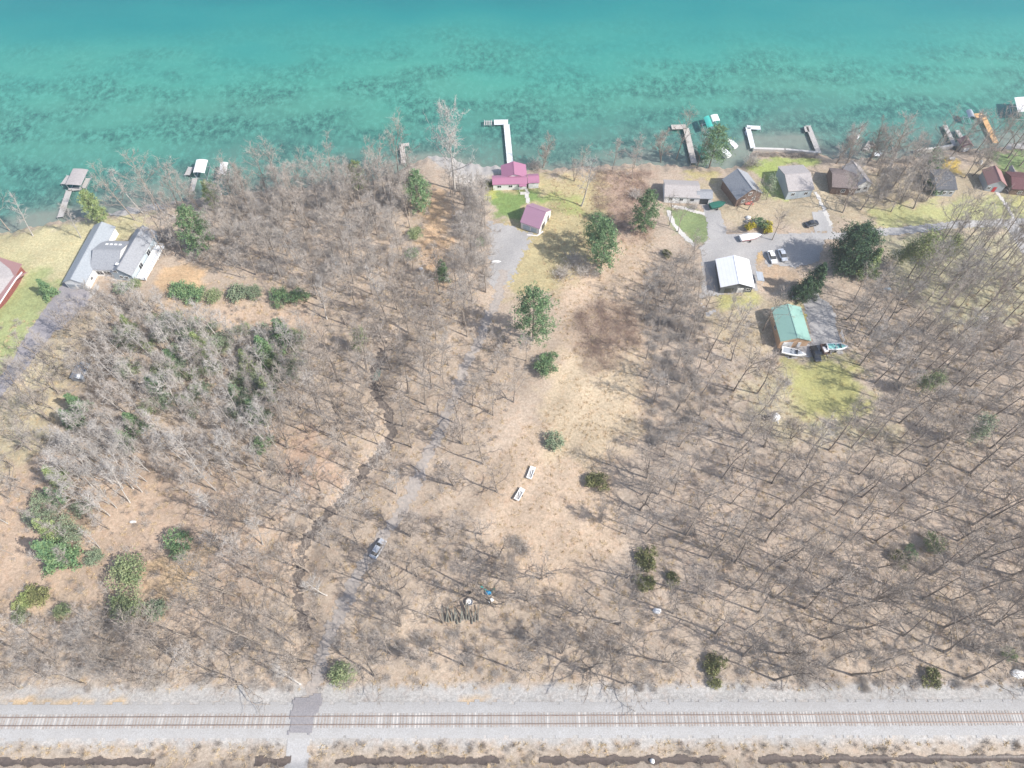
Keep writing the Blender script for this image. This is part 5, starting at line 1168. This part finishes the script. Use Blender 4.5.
brush('brush',[(-60,745),(1100,742),(1100,790),(-60,790)],1.5,TWB,M['twig'],.4,.9,'brown brush along the ditch below the railway',4)
brush('brush',[(90,330),(135,320),(110,380),(90,415),(65,430),(80,380)],1.0,big+TWB,M['twig'],.5,.9,'dark tangled brush along the edge of the dry lawn',7)
brush('brush',[(160,220),(400,180),(410,260),(300,290),(220,262),(160,262)],1.4,TWB+big,M['twig_grey'],.6,1.0,'grey brush in the upper left woods',8)
brush('brush',[(756,150),(818,153),(816,157),(756,156)],.5,TWB,M['twig'],.5,.8,'brown clipped brush along the sea wall',9,jit=2)
brush('brush',[(880,160),(924,160),(924,200),(880,205)],1.6,TWB+big,M['twig_grey'],.5,.9,'grey brush between the lakeside houses',10)
brush('brush',[(645,260),(705,262),(700,420),(650,450)],1.4,TWB+big,M['twig_grey'],.5,.9,'grey brush at the right edge of the field',11)
brush('brush',[(455,180),(480,200),(490,250),(486,290),(462,250)],.9,TWB+big,M['twig_grey'],.6,1.0,'grey brush in the row left of the gravel yard',12)
# straw tufts
def tuft(seed):
    N=TB(seed); r=N.r
    for k in range(16): d=Vector((r.gauss(0,.7),r.gauss(0,.7),.6)).normalized(); N.sliver(Vector((r.gauss(0,.15),r.gauss(0,.15),0)),d,r.uniform(.3,.7),.07)
    return N.arr()
TU=[tuft(i) for i in range(4)]
def lowbush(seed):
    N=TB(seed); r=N.r
    for k in range(60): d=Vector((r.gauss(0,1),r.gauss(0,1),r.uniform(.05,.5))).normalized(); N.sliver(Vector((r.gauss(0,.9),r.gauss(0,.9),r.uniform(0,.25))),d,r.uniform(.6,1.6),.04)
    return N.arr()
LB=[lowbush(40+i) for i in range(4)]
brush('bramble',[(578,310),(600,300),(636,306),(640,345),(615,368),(590,374),(572,345)],.9,LB,M['bramble'],.7,1.2,'brown bramble patch in the straw field',5,jit=2)
brush('brush',[(590,172),(650,170),(650,240),(600,240)],1.1,LB,M['bramble'],.7,1.2,'reddish brush on the bank behind the field',6,jit=2)
M['straw']=nmat('straw',(.62,.50,.32),(.48,.36,.22),.5,.9); 
brush('dry_grass',[(555,170),(640,168),(655,230),(650,300),(655,420),(610,470),(625,540),(570,600),(500,570),(478,480),(520,430),(560,400),(560,330),(540,250)],1.0,TU,M['straw'],.6,1.2,'tufts of dry straw grass in the open field',13,jit=1.5)
brush('dry_grass',allw,1.3,TU,M['straw'],.7,1.5,'scattered dry grass tufts in the woods',14,jit=1.5)
brush('dry_grass',[(-60,745),(1100,742),(1100,790),(-60,790)],.9,TU,M['straw'],.8,1.6,'dry grass along the ditch',15,jit=1.5)
# fallen branches as things: a few visible
for i,(x,y,a,L) in enumerate([(108,452,2.5,6),(420,472,2.3,5),(905,615,.4,6),(600,600,2.8,5),(690,605,-.2,5)]):
    T=TB(900+i); r=T.r; P=[];p=Vector((0,0,.15));d=Vector((math.cos(a),math.sin(a),0))
    for k in range(6): P.append(p.copy()); d=(d+Vector((r.gauss(0,.15),r.gauss(0,.15),0))).normalized(); p=p+d*L/5
    T.tube(P,[.16*(1-.15*k) for k in range(6)],5); v_,f_=T.arr(); o=link('fallen_branch',npmesh('fallen_branch',v_,f_,M['bark']),None,G(x,y))
    tag(o,['fallen branch in the clearing beside the pale birches','fallen branch lying just left of the driveway','fallen branch on the floor of the lower right woods','fallen branch below the straw clearing','fallen branch beside the white tarp heap above the railway'][i],'branch')
# rocks by the track
rr=random.Random(9)

# ------------------------------------------------------------ air
hm_=MB(); hm_.box((0,200,(CH+12-8)/2),(2400,1200,CH+12+8)); hv=bpy.data.materials.new('haze_air'); hv.use_nodes=True; ht=hv.node_tree; ht.nodes.clear()
ou=ht.nodes.new('ShaderNodeOutputMaterial'); pv=ht.nodes.new('ShaderNodeVolumePrincipled'); pv.inputs['Color'].default_value=(.93,.96,1,1); pv.inputs['Density'].default_value=.0003; pv.inputs['Anisotropy'].default_value=.2
ht.links.new(pv.outputs[0],ou.inputs['Volume']); ho=hm_.build('haze',hv); tag(ho,kind='stuff')
